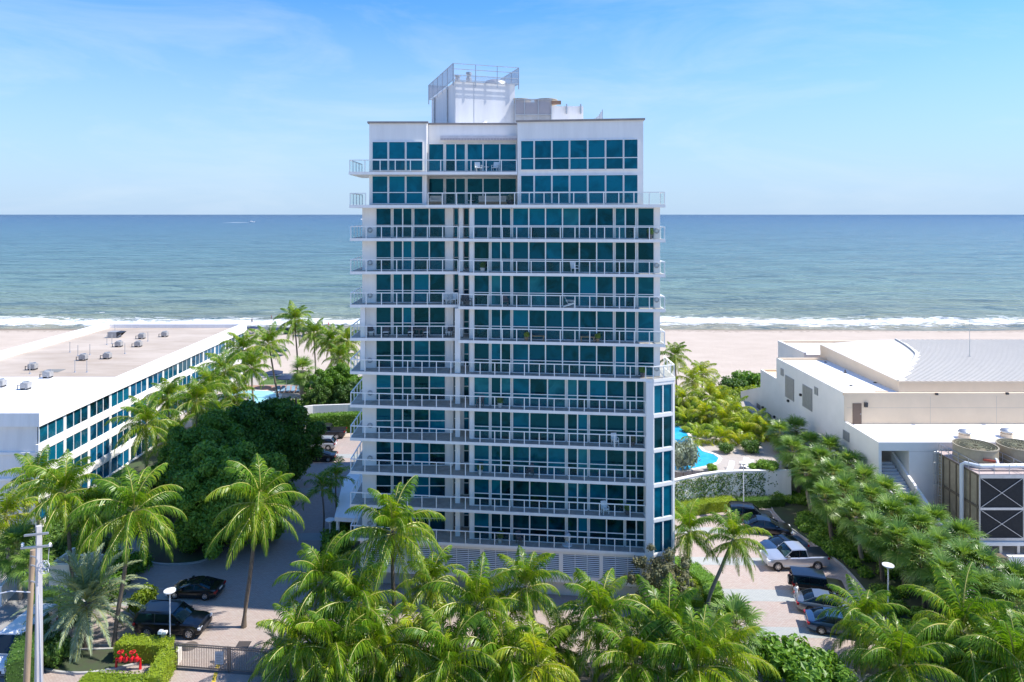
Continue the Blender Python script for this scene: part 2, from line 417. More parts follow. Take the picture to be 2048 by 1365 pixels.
# bands of grey pavers across the drive and parking lines
mb_all = [((15.5,61.2),(32,60.6),1.9),((14,55.8),(31,55.3),1.4),((14,49.2),(33,48.7),3.2),((18,67),(32,66.7),1.5),((17,73.5),(32,73.3),1.4),
          ((-33,72),(-16,72),1.6),((-32,84),(-14.5,84),1.6),((-31,96),(-14.5,96),1.6),((-37,60.4),(-27,60.1),2.0)]
for a, b_, w in mb_all:
    d = (Vector(b_) - Vector(a)).normalized(); nrm = Vector((-d.y, d.x))*w/2
    q = [Vector(a)-nrm, Vector(b_)-nrm, Vector(b_)+nrm, Vector(a)+nrm]
    struct('paver_band', MB().add([(p.x,p.y,.006) for p in q], [(0,1,2,3)]), BAND)
for (x0,y0,x1,y1) in [(-37,58.4,-28,58.0),(-37.2,62.1,-28.4,61.9),(-36.6,54.2,-28.5,53.7)]:
    struct('parking_line', MB().add([(x0,y0,.010),(x1,y1,.010),(x1,y1+.11,.010),(x0,y0+.11,.010)], [(0,1,2,3)]), M('worn_line', (.46,.43,.40), .8, var=.15, vs_=2))
struct('yellow_line', MB().add([(PX(420,49),49,.01),(PX(428,49),49.0,.01),(PX(445,52.6),52.6,.01),(PX(438,52.6),52.6,.01)], [(0,1,2,3)]), YELLOW)
# planted kerbed islands
def island(pts, mat, name, h=.14):
    """smooth closed outline -> raised kerb with a planted top"""
    P_ = [Vector(p) for p in pts]; out = []
    nP = len(P_)
    for i in range(nP):
        p0, p1, p2, p3 = P_[i-1], P_[i], P_[(i+1)%nP], P_[(i+2)%nP]
        for k in range(6):
            t = k/6
            out.append(.5*((2*p1)+(-p0+p2)*t+(2*p0-5*p1+4*p2-p3)*t*t+(-p0+3*p1-3*p2+p3)*t**3))
    c = sum(out, Vector((0,0)))/len(out)
    inn = [p + (c-p).normalized()*.18 for p in out]
    nn = len(out)
    mb = MB(); 
    vs_ = [(p.x,p.y,-.01) for p in out]+[(p.x,p.y,h) for p in out]+[(p.x,p.y,h) for p in inn]+[(p.x,p.y,h-.05) for p in inn]
    fs_ = []
    for a in range(3):
        for i in range(nn): fs_.append((a*nn+i, a*nn+(i+1)%nn, (a+1)*nn+(i+1)%nn, (a+1)*nn+i))
    mb.add(vs_, fs_); struct('kerb', mb, KERB)
    struct(name, MB().add([(p.x,p.y,h-.045) for p in inn], [tuple(range(nn))]), mat)
island([(-36,68),(-30.5,66.2),(-28.2,69),(-29,78),(-28.4,88),(-30,92),(-36,92),(-39,80)], SOIL, 'planting_bed')
island([(13.6,67.5),(17.6,67),(19.8,63.5),(19.9,58.5),(18.5,54),(12,52.5),(11.5,58),(13.2,61.5)], LAWN, 'lawn_island')
island([(-14,50.2),(8,48.4),(22,47.6),(31,45),(33,41),(0,40),(-14,44)], SOIL, 'planting_bed')
island([(31.2,78),(33,66),(32.4,55),(33.2,47),(41,42),(41.2,60),(41,90),(36,92)], SOIL, 'planting_bed')
island([(-15.4,70.5),(-14,64.5),(-16.5,63),(-18.4,66),(-17.6,71)], SOIL, 'planting_bed')
island([(-60,110),(-40,66),(-37.5,56),(-35,51.5),(-31,50.4),(-27.2,51.6),(-26.6,53.3),(-37,54),(-38.5,64),(-44,90),(-42,110)], SOIL, 'planting_bed')

# ------------------------------------------------------------------ the condominium tower
T = wthing('condominium_tower', 'tall white condominium tower with teal windows and wrap-around glass balconies', 'building', (0, 62, 0))
def Yf(x): return 62 - .1082*(x + 13.63)              # front edge of the balconies
def Yw(x): return Yf(x) + .95                         # window wall behind it, right of the entrance column
def on(px, yfun):                                     # where the sight line through px meets the wall in plan
    x = PX(px, 61)
    for _ in range(6): x = PX(px, yfun(x))
    return Vector((x, yfun(x)))
def zb(k): return 4.386 + 3.02*(10-k)                 # underside of slab k (0 = penthouse terrace)
TH = .26
LWALL = lambda x: 63.35
cast_poly = [(-12.75,63.47),(PX(906.6,63.47),63.47),(PX(906.6,63.47),64.14),(PX(939,64),64.14),(on(944,Yw).x, on(944,Yw).y+.12)]
x5 = 12.62
MB().prism(cast_poly + [(x5,Yw(x5)+.12),(x5,94),(-12.75,94)], 0, zb(5)+.1).build('wall', WHITE, T)
MB().prism(cast_poly + [(14.02,Yw(14.02)+.12),(14.02,94),(-12.75,94)], zb(5)+.1, zb(0)+.1).build('wall', WHITE, T)
# penthouse: lower storey with a deep loggia, upper storey and parapets
Yr = lambda x: 62.0 - .121*(x-1.6)                    # slanted right block
p0 = [(-12.05,62.9),(-6.76,62.9)]
MB().prism(p0 + [(-6.76,65.3),(1.6,65.3),(1.6,62.1),(12.75,Yr(12.75)+.1),(12.75,90),(-12.05,90)], zb(0)+.1, 37.6).build('wall', WHITE, T)
MB().prism(p0 + [(-6.76,63.85),(1.6,63.85),(1.6,62.1),(12.75,Yr(12.75)+.1),(12.75,90),(-12.05,90)], 37.6, 42.38).build('wall', WHITE, T)
def coping(pts, z, w=.34, h=.16):
    mb = MB()
    for a, b_ in zip(pts[:-1], pts[1:]): mb.bar((*a, z+h/2), (*b_, z+h/2), w, h)
    mb.build('coping', COPING, T)
coping([(-12.05,80),(-12.05,62.95)], 42.38); coping([(-12.2,62.9),(-6.6,62.9)], 42.383); coping([(-6.75,63.85),(1.6,63.85)], 42.37)
coping([(1.45,62.12),(12.9,Yr(12.9)+.1)], 42.38); coping([(12.75,61.2),(12.75,80)], 42.383)

def window(a, b_, z0, z1, tr=(), mats=None, parent=T, fw=.055, proud=.05, name='window'):
    """one framed window in the vertical plane a-b: frame part, panes as sub-parts"""
    a, b_ = Vector(a), Vector(b_); d = (b_-a).normalized(); nrm = Vector((d.y, -d.x)); L = (b_-a).length
    zs = [z0] + list(tr) + [z1]
    mb = MB()
    def q(s, z, o): p = a + d*s + nrm*o; return (p.x, p.y, z)
    def bx(s0, s1, za, zc, o0, o1):
        mb.add([q(s0,za,o1),q(s1,za,o1),q(s1,za,o0),q(s0,za,o0),q(s0,zc,o1),q(s1,zc,o1),q(s1,zc,o0),q(s0,zc,o0)],
               [(3,2,1,0),(4,5,6,7),(0,1,5,4),(1,2,6,5),(2,3,7,6),(3,0,4,7)])
    bx(0, fw, z0, z1, -.1, proud); bx(L-fw, L, z0, z1, -.1, proud)
    bx(fw, L-fw, z0, z0+fw, -.1, proud-.004); bx(fw, L-fw, z1-fw, z1, -.1, proud-.004)
    for t in tr: bx(fw, L-fw, t-fw*.6, t+fw*.6, -.1, proud-.006)
    w = mb.build(name, ALU, parent)
    for i in range(len(zs)-1):
        pm = MB()
        za, zc = zs[i]+fw*.5, zs[i+1]-fw*.5
        k = random.uniform(-.006, .006)
        pm.add([q(fw*.5,za,-.02),q(L-fw*.5,za,-.02+k),q(L-fw*.5,zc,-.02+k),q(fw*.5,zc,-.02)], [(0,1,2,3)])
        mt = mats[i] if mats else GL_T
        pm.build('pane' if i == len(zs)-2 else 'lower_pane', mt, w)
    return w

leftc = [(751.8,783),(786,805.5),(805.5,824.5),(827.5,858.8),(858.8,891.2)]
upc = [(947.6,979),(982,1002),(1002,1022),(1025,1057.6),(1057.6,1091),(1091,1125),(1125,1158.7),(1158.7,1193.2),(1193.2,1227),(1230,1250.6),(1250.6,1271.5),(1275,1308.4)]
loc_ = [(947.6,979),(982,1002),(1002,1022),(1025,1059.3),(1059.3,1095),(1095,1131),(1134.5,1155),(1155,1175.5),(1178.5,1213),(1213,1248),(1251,1272.5),(1272.5,1293.5)]
darkR = [.08,.10,.08,.20,.28,.15,.96,.2,.45,.9]  # share of dark panes per floor: tree reflections and open doors put into colour
darkL = [.10,.12,.10,.88,.2,.92,.2,.3,.6,.8]
rw = random.Random(5)
for k in range(10):
    z0, z1 = zb(k+1)+TH+.02, zb(k)-.01
    tr = [z0+1.13]
    def pick(p, slide):
        r_ = rw.random()
        if r_ < (min(1, p+.22) if slide else p): return [GL_D, GL_D if rw.random() < .8 else GL_T]
        r2 = rw.random()
        g_ = GL_T if r2 < .24 else (GL_C if r2 < .30 else GL_M)
        return [g_ if rw.random() < .75 else GL_M, g_]
    for i, (pa, pb) in enumerate(leftc):
        window(on(pa, LWALL), on(pb, LWALL), z0, z1, tr, pick(darkL[k], i in (1,2)))
    for i, (pa, pb) in enumerate(upc if k < 5 else loc_):
        sl = i in (1,2) or (k < 5 and i in (9,10)) or (k >= 5 and i in (6,7,10,11))
        window(on(pa, Yw), on(pb, Yw), z0, z1, tr, pick(darkR[k], sl))
    for pa, pb in ((907.4,917.5),(927,938.6)):
        window(on(pa, lambda x: 64.02), on(pb, lambda x: 64.02), z0, z1, tr, pick(.5, False))
# piers
def pier(pa, pb, yfun, z0, z1, d=.3, name='pier'):
    a, b_ = on(pa, yfun), on(pb, yfun)
    MB().prism([a, b_, (b_.x, b_.y+d), (a.x, a.y+d)], z0, z1).build(name, WHITE, T)
pier(724.6, 751.4, lambda x: 63.33, .2, zb(0)); pier(891.6, 906.4, lambda x: 63.33, .2, zb(0))
pier(938.8, 947.2, lambda x: Yw(x)-.04, .2, zb(0), .5)
pier(1308.8, 1320, lambda x: Yw(x)-.04, zb(5)+.3, zb(0), .5)
pier(918, 926, lambda x: 62.45, zb(4)+.3, zb(0), .4, 'column'); pier(910.5, 920, lambda x: 62.2, .2, zb(5), .45, 'column')
pier(909.7, 920.5, lambda x: 61.3, zb(5), zb(3), .5, 'column'); pier(721, 730, lambda x: 62.35, zb(5), zb(3), .45, 'column')

# balconies: slab with tiled floor, posts, glass panels and handrail
def balcony(k, poly, z, rails):
    s = MB().prism(poly, z, z+TH).build('balcony_slab', WHITE2, T)
    ins = Vector((sum(p[0] for p in poly)/len(poly), sum(p[1] for p in poly)/len(poly)))
    MB().add([(*(Vector(p)+(ins-Vector(p)).normalized()*.07), z+TH+.006) for p in poly], [tuple(range(len(poly)))]).build('floor_tiles', FLOORT, s)
    zt = z+TH
    for pts in rails:
        mb = MB()
        for a, b_ in zip(pts[:-1], pts[1:]): mb.bar((*a, zt+1.06), (*b_, zt+1.06), .09, .075)
        mb.build('handrail', ALU, s)
        for si, (a, b_) in enumerate(zip(pts[:-1], pts[1:])):
            a, b_ = Vector(a), Vector(b_); L = (b_-a).length; m_ = max(1, round(L/1.33)); d = (b_-a)/m_
            for i in range(0 if si == 0 else 1, m_+1):
                p = a + d*i
                MB().bar((p.x,p.y,zt), (p.x,p.y,zt+1.04), .075, .06).build('post', ALU, s)
            for i in range(m_):
                p, q = a+d*(i+.035), a+d*(i+.965)
                MB().bar((p.x,p.y,zt+.54), (q.x,q.y,zt+.54), .014, .92).build('glass_panel', RAILGL, s)
    return s
XL = -13.63
def inset(x, y): return (round(x,3), round(y,3))
for k in range(0, 11):
    z = zb(k)
    if k <= 4:
        xm = PX(918, 62)
        if k == 0:
            balcony(k, [(XL-.05,61.9),(PX(853,61.9),61.9),(PX(853,61.9),64),(-12.7,64),(-12.7,70),(XL-.05,70)], z, [[(-12.2,61.98),(XL+.02,61.98),(XL+.02,67.5)]])
            xa, ra = PX(853,61.9)+.004, PX(856,61.3)
        else:
            balcony(k, [(XL,62),(xm,62),(xm,64.4),(-12.7,64.4),(-12.7,70),(XL,70)], z, [[inset(xm-.1,62.07),inset(XL+.07,62.07),inset(XL+.07,67.6)]])
            xa, ra = xm+.004, xm+.1
        xr = 14.3
        balcony(k, [(xa,Yf(xa)+.03),(xr,Yf(xr)),(xr,63),(xa,64.5)], z, [[inset(ra,Yf(ra)+.1),inset(xr-.07,Yf(xr)+.08),inset(xr-.07,60.6)]])
    else:
        xr = 12.64
        if k == 5:
            A_, B_ = on(1294, lambda x: 58.95), Vector((13.32,58.95)); C_ = Vector((15.3,59.85))
            poly = [(XL,62),(xr,Yf(xr)),(13.3,58.93),(15.35,59.75),(15.35,64),(-12.7,64.5),(-12.7,70),(XL,70)]
            rl = [inset(XL+.07,67.6),inset(XL+.07,62.07),inset(xr,Yf(xr)+.08),inset(13.25,59.03),inset(15.26,59.83),inset(15.26,63.5)]
        else:
            poly = [(XL,62),(xr,Yf(xr)),(xr,62.5),(-3,64.5),(-12.7,64.5),(-12.7,70),(XL,70)]
            rl = [inset(XL+.07,67.6),inset(XL+.07,62.07),inset(xr-.02,Yf(xr)+.08)]
        balcony(k, poly, z, [rl])
# penthouse upper balcony
balcony(-1, [(XL-.1,61.95),(1.56,61.95),(1.56,63.8),(-12.0,63.8),(-12.0,68),(XL-.1,68)], 37.6, [[inset(1.5,62.03),inset(XL-.02,62.03),inset(XL-.02,67.5)]])
# penthouse windows
LW2 = lambda x: 62.8
for za, zc in ((34.95,37.55),(38.0,40.7)):
    t_ = za + (1.05 if za < 36 else 1.05)
    for pa, pb in ((744,776.2),(777.2,811),(812,846)): window(on(pa,LW2), on(pb,LW2), za, zc, [t_])
    yy = 65.2 if za < 36 else 63.75
    for pa, pb in ((857,888),(891,911),(911,931),(934,966),(966,999.5),(999.5,1033)):
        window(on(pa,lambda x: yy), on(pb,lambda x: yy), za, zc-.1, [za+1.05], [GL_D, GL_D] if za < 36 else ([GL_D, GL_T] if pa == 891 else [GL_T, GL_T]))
    for pa, pb in ((1041,1068),(1068.6,1103.4),(1104,1138.6),(1139.4,1175),(1175.6,1210.7),(1211.3,1246.7),(1247.3,1276)):
        window(on(pa,Yr), on(pb,Yr), za, zc, [t_])
# retracted awning over the balcony
a_, b2 = PX(881, 63.4), PX(1034, 63.2)
MB().prism([(a_,63.2),(b2,63.2),(b2,63.8),(a_,63.8)], 41.0, 41.28).build('awning', M('pale_awning', (.66,.62,.62), .7, var=.1, vs_=3), T)
mb = MB()
for i in range(26):
    x = a_ + (b2-a_)*(i+.5)/26; mb.box(x-.12, x+.12, 63.17, 63.19, 40.86, 41.05)
mb.build('awning_valance', M('awning_fringe', (.5,.44,.45), .8), T)
# round wall lights on the corner piers
for k in range(0, 10):
    if k == 3: continue
    zc = zb(k+1)+TH+.72
    for xx, yy in (((-12.05, 63.26),) + (((13.75, Yw(13.75)-.1),) if k < 5 else ())):
        t_ = Vector((0,1))
        mb = MB(); nn = 18
        ring = [(xx+.20*math.cos(2*math.pi*i/nn), yy, zc+.20*math.sin(2*math.pi*i/nn)) for i in range(nn)]
        mb.tube(ring + [ring[0]], .05, 6, False)
        lt = mb.build('wall_light', STEEL, T, 40)
        MB().tube([(xx,yy-.02,zc),(xx,yy+.06,zc)], .13, 14).build('lamp_glass', M('opal_glass', (.6,.62,.62), .2), lt)

# base storey: louvred car park front
YB = lambda x: Yf(x)+.32
z_lo, z_hi = 2.12, 4.0
xr = 12.62
MB().prism([(-12.75,YB(-12.75)),(xr,YB(xr)),(xr,YB(xr)+.5),(-12.75,YB(-12.75)+.5)], 1.5, z_lo-.02).build('base_beam', WHITE, T)
MB().prism([(-12.75,YB(-12.75)),(xr,YB(xr)),(xr,YB(xr)+.5),(-12.75,YB(-12.75)+.5)], z_hi+.02, zb(10)-.004).build('base_beam', WHITE, T)
MB().prism([(-12.6,YB(-12.6)+.9),(xr-.1,YB(xr)+.9),(xr-.1,64),(-12.6,64)], 0, 1.6).build('base_wall', CONC, T)
pan = [(738,808),(815,882),(890,960),(968,1038),(1045,1118),(1126,1199),(1206,1281)]
edges = [-12.75] + [v for pa, pb in pan for v in (on(pa,YB).x, on(pb,YB).x)] + [xr]
LOUV = M('louvre_grey', (.70,.71,.73), .5)
for i in range(0, len(edges), 2):
    a, b_ = edges[i], edges[i+1]
    MB().prism([(a,YB(a)+.003),(b_,YB(b_)+.003),(b_,YB(b_)+.4),(a,YB(a)+.4)], z_lo-.02, z_hi+.02).build('base_pier', WHITE, T)
for pa, pb in pan:
    a, b_ = on(pa,YB), on(pb,YB)
    mb = MB()
    for j in range(11):
        z = z_lo + (z_hi-z_lo)*(j+.5)/11
        mb.add([(a.x,a.y+.03,z-.045),(b_.x,b_.y+.03,z-.045),(b_.x,b_.y+.07,z+.04),(a.x,a.y+.07,z+.04)], [(0,1,2,3)])
    lv = mb.build('louvre', LOUV, T); lv['kind'] = 'stuff'
    for f_ in (1/3, 2/3):
        p = a.lerp(b_, f_); MB().box(p.x-.03, p.x+.03, p.y+.02, p.y+.12, z_lo-.01, z_hi+.01).build('louvre_mullion', LOUV, T)
    MB().prism([(a.x-.05,a.y+.3),(b_.x+.05,b_.y+.3),(b_.x+.05,b_.y+.34),(a.x-.05,a.y+.34)], z_lo-.01, z_hi+.01).build('louvre_dark_sheet', M('dark_void', (.02,.02,.022), .9), T)  # near-black sheet painted in for the unlit space behind the slats
# chamfered wing on the right corner
w0, w1 = Vector((13.27,58.95)), Vector((15.3,59.77))
MB().prism([(12.64,59.0),(13.25,58.95),(13.45,59.35),(13.45,60.6),(12.64,60.6)], 0, zb(5)-.003).build('wing_pier', WHITE, T)
dd = (w1-w0).normalized()
MB().prism([w1-dd*.22, w1, w1+Vector((0,1.2)), w1-dd*.22+Vector((0,1.2))], 0, zb(5)-.003).build('wing_pier', WHITE, T)
nn_ = Vector((dd.y,-dd.x))
MB().prism([w0+dd*.1-nn_*.3, w1-dd*.15-nn_*.3, (15.2,70), (12.7,70)], 0, zb(5)-.003).build('wing_wall', WHITE, T)
for k in range(5, 11):
    zt_ = zb(k) if k > 5 else zb(5)-.003
    z0b = zt_-.05 if k > 5 else zt_-.28
    MB().prism([w0+dd*.0, w1-dd*.2, w1-dd*.2-nn_*.35, w0-nn_*.35], z0b, z0b+.28 if k > 5 else zt_).build('wing_band', WHITE, T)
    if k < 10:
        za, zc = zb(k+1)+.24, (zt_-.05 if k > 5 else zt_-.28)
        e0, e1 = w0+dd*.03-nn_*.08, w1-dd*.24-nn_*.08; mid = e0.lerp(e1,.5)
        dk = [GL_D] if k == 6 else [GL_T]
        window(e0, mid, za, zc, (), dk); window(mid, e1, za, zc, (), dk)
mb = MB()
for j in range(12):
    z = 2.0+j*.17; e0, e1 = w0+dd*.05-nn_*.06, w1-dd*.24-nn_*.06
    mb.add([(e0.x,e0.y,z-.05),(e1.x,e1.y,z-.05),(e1.x-nn_.x*.08,e1.y-nn_.y*.08,z+.05),(e0.x-nn_.x*.08,e0.y-nn_.y*.08,z+.05)], [(0,1,2,3)])
lv = mb.build('louvre', M('louvre_tan', (.62,.5,.5), .5), T); lv['kind'] = 'stuff'

# rooftop plant house with cantilevered screen
Cn = Vector((PX(911,67),67)); ax = Vector((math.cos(R(17.5)),math.sin(R(17.5)))); ay = Vector((-ax.y,ax.x))
def rb(u, v): p = Cn + ax*u + ay*v; return (p.x, p.y)
MB().prism([rb(0,0),rb(6.15,0),rb(6.15,11.4),rb(0,11.4)], 42.0, 47.1).build('plant_house', M('grey_white_stucco', (.60,.61,.62), .8, var=.08, vs_=1., stretch=(1.,1.,.15)), T)
MB().prism([rb(1.85,-.012),rb(1.91,-.012),rb(1.91,.02),rb(1.85,.02)], 42.2, 47.0).build('conduit', STEEL, T)
e = .32
for (u0,v0,u1,v1,ns) in ((-e,-e,6.15+e,-e,4),(-e,-e,-e,11.6,6),(6.15+e,-e,6.15+e,11.6,6),(-e,11.6,6.15+e,11.6,4)):
    a, b_ = Vector(rb(u0,v0)), Vector(rb(u1,v1))
    mb = MB()
    for z in ((47.12,47.62,48.2,48.72) if v0 == v1 == -e else (47.12, 48.72)): mb.bar((*a,z),(*b_,z),.06,.06)
    mb.build('screen_rail', STEEL, T)
    for i in range(ns):
        p = a.lerp(b_, (i+.02)/(ns-1+.04) if ns > 1 else 0)
        MB().bar((*p,46.55),(*p,48.74),.07,.07).build('screen_post', STEEL, T)
    if not (v0 == v1 == -e):
        mb = MB(); mb.add([(*a,47.05),(*b_,47.05),(*b_,48.7),(*a,48.7)], [(0,1,2,3)]).build('screen_panel', MESHSC, T)
    else:
        mb = MB(); mb.add([(*a,47.05),(*b_,47.05),(*b_,47.6),(*a,47.6)], [(0,1,2,3)]).build('screen_panel', CLEAR('fine_screen', (.42,.40,.43), .25, .6), T)
for u, v, h in ((1.6,.9,1.1),(.4,.8,.7)):
    p = rb(u,v); MB().lathe([(.28,0),(.28,h*.5),(.2,h*.55),(.2,h*.75),(.3,h*.8),(.3,h)], 12, (*p,47.1)).build('vent_pipe', STEEL, T, 40)
mb = MB(); p = rb(4.6,1.6); mb.lathe([(1.3,0),(1.25,.25),(1.0,.5),(.5,.66),(.02,.7)], 18, (*p,47.1)); mb.build('roof_fan', STEEL, T, 40)
lp = rb(2.95,-.02)
lm = MB().tube([(lp[0],lp[1],42.85),(lp[0]+.05,lp[1]-.35,43.1)], [.06,.06], 8).build('wall_lamp', STEEL, T)
MB().lathe([(.02,.12),(.18,.08),(.2,0),(.16,-.06)], 12, (lp[0]+.06,lp[1]-.4,43.1)).build('lamp_head', WHITE2, lm, 40)
for v in (3.2, 9.5):
    p = rb(-.1, v); MB().tube([(*p,42.4),(*p,47.0)], .09, 8).build('downpipe', STEEL, T)
# roof cooling unit behind a screen, low parapet with brackets, curved fin screen
y0 = 68.0
X = lambda px: PX(px, y0)
MB().box(X(1030), X(1102), y0+.4, y0+3, 42.3, 45.2).build('cooling_unit', M('grey_plant', (.42,.43,.44), .6, .2, var=.15, vs_=1.5), T)
for px in (1036, 1090):
    mb = MB().lathe([(1.15,0),(1.15,.4),(1.2,.42),(1.2,.48),(1.0,.48),(1.0,.1)], 22, (X(px+4), y0+1.8, 45.2)).build('fan_stack', M('tan_fibreglass', (.42,.36,.27), .6), T, 40)
mb = MB()
for z in (43.95, 45.45): mb.bar((X(1030),y0,z),(X(1103),y0,z),.06,.06)
for px in (1030.5,1049,1076.5,1102.5): mb.bar((X(px),y0,42.4),(X(px),y0,45.45),.07,.07)
mb.build('screen_frame', STEEL, T)
MB().add([(X(1030),y0+.05,43.95),(X(1102),y0+.05,43.95),(X(1102),y0+.05,45.45),(X(1030),y0+.05,45.45)], [(0,1,2,3)]).build('screen_panel', MESHSC, T)
MB().box(X(1103), X(1167), y0+.2, y0+6, 42.2, 44.8).build('stair_house', WHITE, T)
MB().box(X(1103)-.02, X(1122), y0-.1, y0+.18, 44.95, 45.3).build('duct', M('rust_brown', (.25,.15,.10), .8, var=.2), T)
for px in (1133, 1161): MB().bar((X(px),y0-.05,44.0),(X(px),y0-.05,44.95),.12,.35).build('bracket', STEEL, T)
mb = MB()
for i in range(9):
    px = 1181+i*3.7; h = 43.5 + 1.25*(i/8)**2
    mb.bar((X(px),y0+i*.25,42.3),(X(px),y0+i*.25,h),.08,.05)
mb.build('screen_fin', STEEL, T)
q = []
for i in range(9): q.append((X(1181+i*3.7), y0+i*.25+.03, 42.3))
for i in range(9): q.append((X(1181+i*3.7), y0+i*.25+.03, 43.45+1.25*(i/8)**2))
MB().add(q, [(i,i+1,10+i,9+i) for i in range(8)]).build('screen_panel', MESHSC, T)

# entrance canopy on the left of the tower
EC = wthing('entrance_canopy', 'flat white entrance canopy jutting over the shaded left drive beside the tower', 'canopy', (-15,72,0))
MB().prism([(-13.0,67.2),(-12.9,80),(-17.4,80.5),(-17.7,77),(-16.4,67.6)], 3.6, 4.0).build('roof_slab', WHITE2, EC)
for x, y in ((-16.2,68.2),(-17.2,79.5)): MB().tube([(x,y,0),(x,y,3.6)], .18, 12).build('column', WHITE2, EC)

# ------------------------------------------------------------------ hotel on the left
HT = wthing('hotel', 'long low white hotel with rows of blue windows and a tan gravel roof', 'building', (-64, 105, 0))
HX, HY0, HY1, HXL, HZ = -50.4, 74.5, 135.0, -79.0, 12.35
MB().box(HXL, HX-.35, HY0+.35, HY1, 0, 11.1).build('wall', WHITE, HT)
ROOFG = M('gravel_roof', (.35,.285,.225), .95, col2=(.50,.43,.36), vs_=.22, bump=.3, stretch=(.35,1.,1.))
MB().box(HXL+.1, HX-.6, 94, HY1-.3, 11.3, 11.62).build('gravel_roof', ROOFG, HT)
MB().box(HXL+.1, HX-.6, HY0+.3, 93.99, 11.3, 11.6).build('membrane_roof', M('white_membrane', (.80,.80,.80), .7, var=.06, vs_=.3), HT)
MB().box(HX-.8, HX+.25, HY0-.2, HY1+.2, 10.85, HZ).build('parapet', WHITE2, HT)
MB().box(HXL-.2, HX-.81, HY0-.2, HY0+.9, 10.85, HZ).build('parapet', WHITE2, HT)
MB().box(HXL-.2, HX-.81, HY1-.6, HY1+.2, 10.85, HZ).build('parapet', WHITE2, HT)
MB().box(HXL-.2, HXL+2.0, HY0+.91, HY1-.61, 10.85, HZ-.01).build('parapet', WHITE2, HT)
for r_ in range(4):
    ztop = 10.8 - 2.85*r_; zbot = ztop-1.95
    MB().box(HX-.34, HX+.02, HY0+.02, HY1-.02, zbot-.9+(0.0 if r_ < 3 else -.0), zbot-.02).build('floor_band', WHITE2, HT)
    for i in range(13):
        a = HY0 + .25 + 4.62*i; b_ = a + 4.22
        # window looks towards +X: run from near to far so that the face points outwards
        wv = window((HX-.08, a), (HX-.08, b_), zbot, ztop, (), [random.choice([GL_B,GL_B,GL_T,GL_M])], HT, .06, .03)
        for f_ in (1/3, 2/3):
            y = a + (b_-a)*f_; MB().box(HX-.12, HX-.04, y-.05, y+.05, zbot+.05, ztop-.05).build('mullion', ALU, wv)
        MB().box(HX-.34, HX-.03, b_+.01, b_+.39, zbot-.019, ztop+.06).build('pier', WHITE2, HT)
for z in (7.95, 5.1, 2.25): MB().box(HXL, HX+.1, HY0+.12, HY0+.34, z-.25, z).build('sun_shelf', WHITE2, HT)
ACM = M('condenser_grey', (.38,.37,.36), .55, .3, var=.2, vs_=4)
acs = [(96,747,'two-fan condenser'),(66,731,'x'),(167,712,'x'),(215,709,'x'),(238,685,'x'),(277,685,'x'),(284,669,'x'),(330,665,'x'),(52,770,'x'),(2,765,'x')]
words = ['beside the grey roof mat','left of the grey roof mat','at the left of the middle roof row','at the right of the middle roof row','in the third roof row, near the hatch','in the third roof row, right of the pair','in the back roof row, left of the pair','in the back roof row, right of the pair','on the white membrane part','at the left photo edge']
for (px, py, _), wd in zip(acs, words):
    Yc = (H-11.62)*F/(py+9-HY); c = Vector((PX(px,Yc),Yc,11.62))
    A = wthing('air_conditioner', 'grey air conditioner on the hotel, '+wd, 'air conditioner', c, 'air conditioners on the hotel roof')
    MB().box(c.x-.5,c.x+.5,c.y-.42,c.y+.42,c.z+.22,c.z+.86).build('casing', ACM, A)
    MB().lathe([(.42,0),(.42,.16),(.36,.16),(.34,.02)], 14, (c.x,c.y,c.z+.86)).build('fan_ring', STEEL, A)
    for dx in (-.45,.35): MB().box(c.x+dx,c.x+dx+.1,c.y-.4,c.y+.4,c.z,c.z+.26).build('foot', DARKST, A)
    MB().tube([(c.x-.5,c.y,c.z+.5),(c.x-1.1,c.y,c.z+.5),(c.x-1.1,c.y,c.z)], .06, 6).build('pipe', DARKST, A)
for i, (px, py) in enumerate([(60,748),(140,705),(150,745),(174,745),(180,710),(230,668),(156,712),(250,708),(296,683),(214,690),(224,688)]):
    Yc = (H-11.62)*F/(py-HY); c = Vector((PX(px,Yc),Yc,11.62))
    o = MB().tube([c,(c.x,c.y,c.z+1.7)], .05, 6).add([(c.x-.12,c.y-.12,c.z+.0),(c.x+.12,c.y-.12,c.z),(c.x+.12,c.y+.12,c.z),(c.x-.12,c.y+.12,c.z),(c.x,c.y,c.z+.25)],[(0,1,4),(1,2,4),(2,3,4),(3,0,4)]).build('vent_pipe', STEEL)
    ordn = ['nearest the left photo edge','beside the middle-left unit','left of the grey mat','above the grey mat','between the middle units','just below the dark hatch','leftmost of the middle row','right of the middle row','rightmost in the third row','left of the third row','second in the third row'][i]
    tag(o, 'thin upright vent pipe on the tan hotel roof, '+ordn, 'pipe', 'vent pipes on the hotel roof')
c = G(230,675,11.62)
A = wthing('roof_hatch', 'dark roof hatch with sloping side near the back of the hotel roof', 'hatch', c)
MB().prism([(c.x-.9,c.y-.8),(c.x+.7,c.y-.8),(c.x+.7,c.y+.8),(c.x-.9,c.y+.8)], 11.62, 12.7).build('box', ACM, A)
MB().add([(c.x+.71,c.y-.8,12.7),(c.x+.71,c.y+.8,12.7),(c.x+1.7,c.y+.8,12.6),(c.x+1.7,c.y-.8,12.6),(c.x+.71,c.y-.8,11.7),(c.x+.71,c.y+.8,11.7)],[(0,3,2,1),(0,4,3),(1,2,5)]).build('lid', DARKST, A)
c = G(106,742,11.63)
o = MB().box(c.x-1.3,c.x+1.3,c.y-.9,c.y+.9,11.622,11.66).build('roof_mat', M('grey_mat', (.2,.2,.19), .9)); tag(o, 'flat grey mat lying on the hotel roof', 'mat')

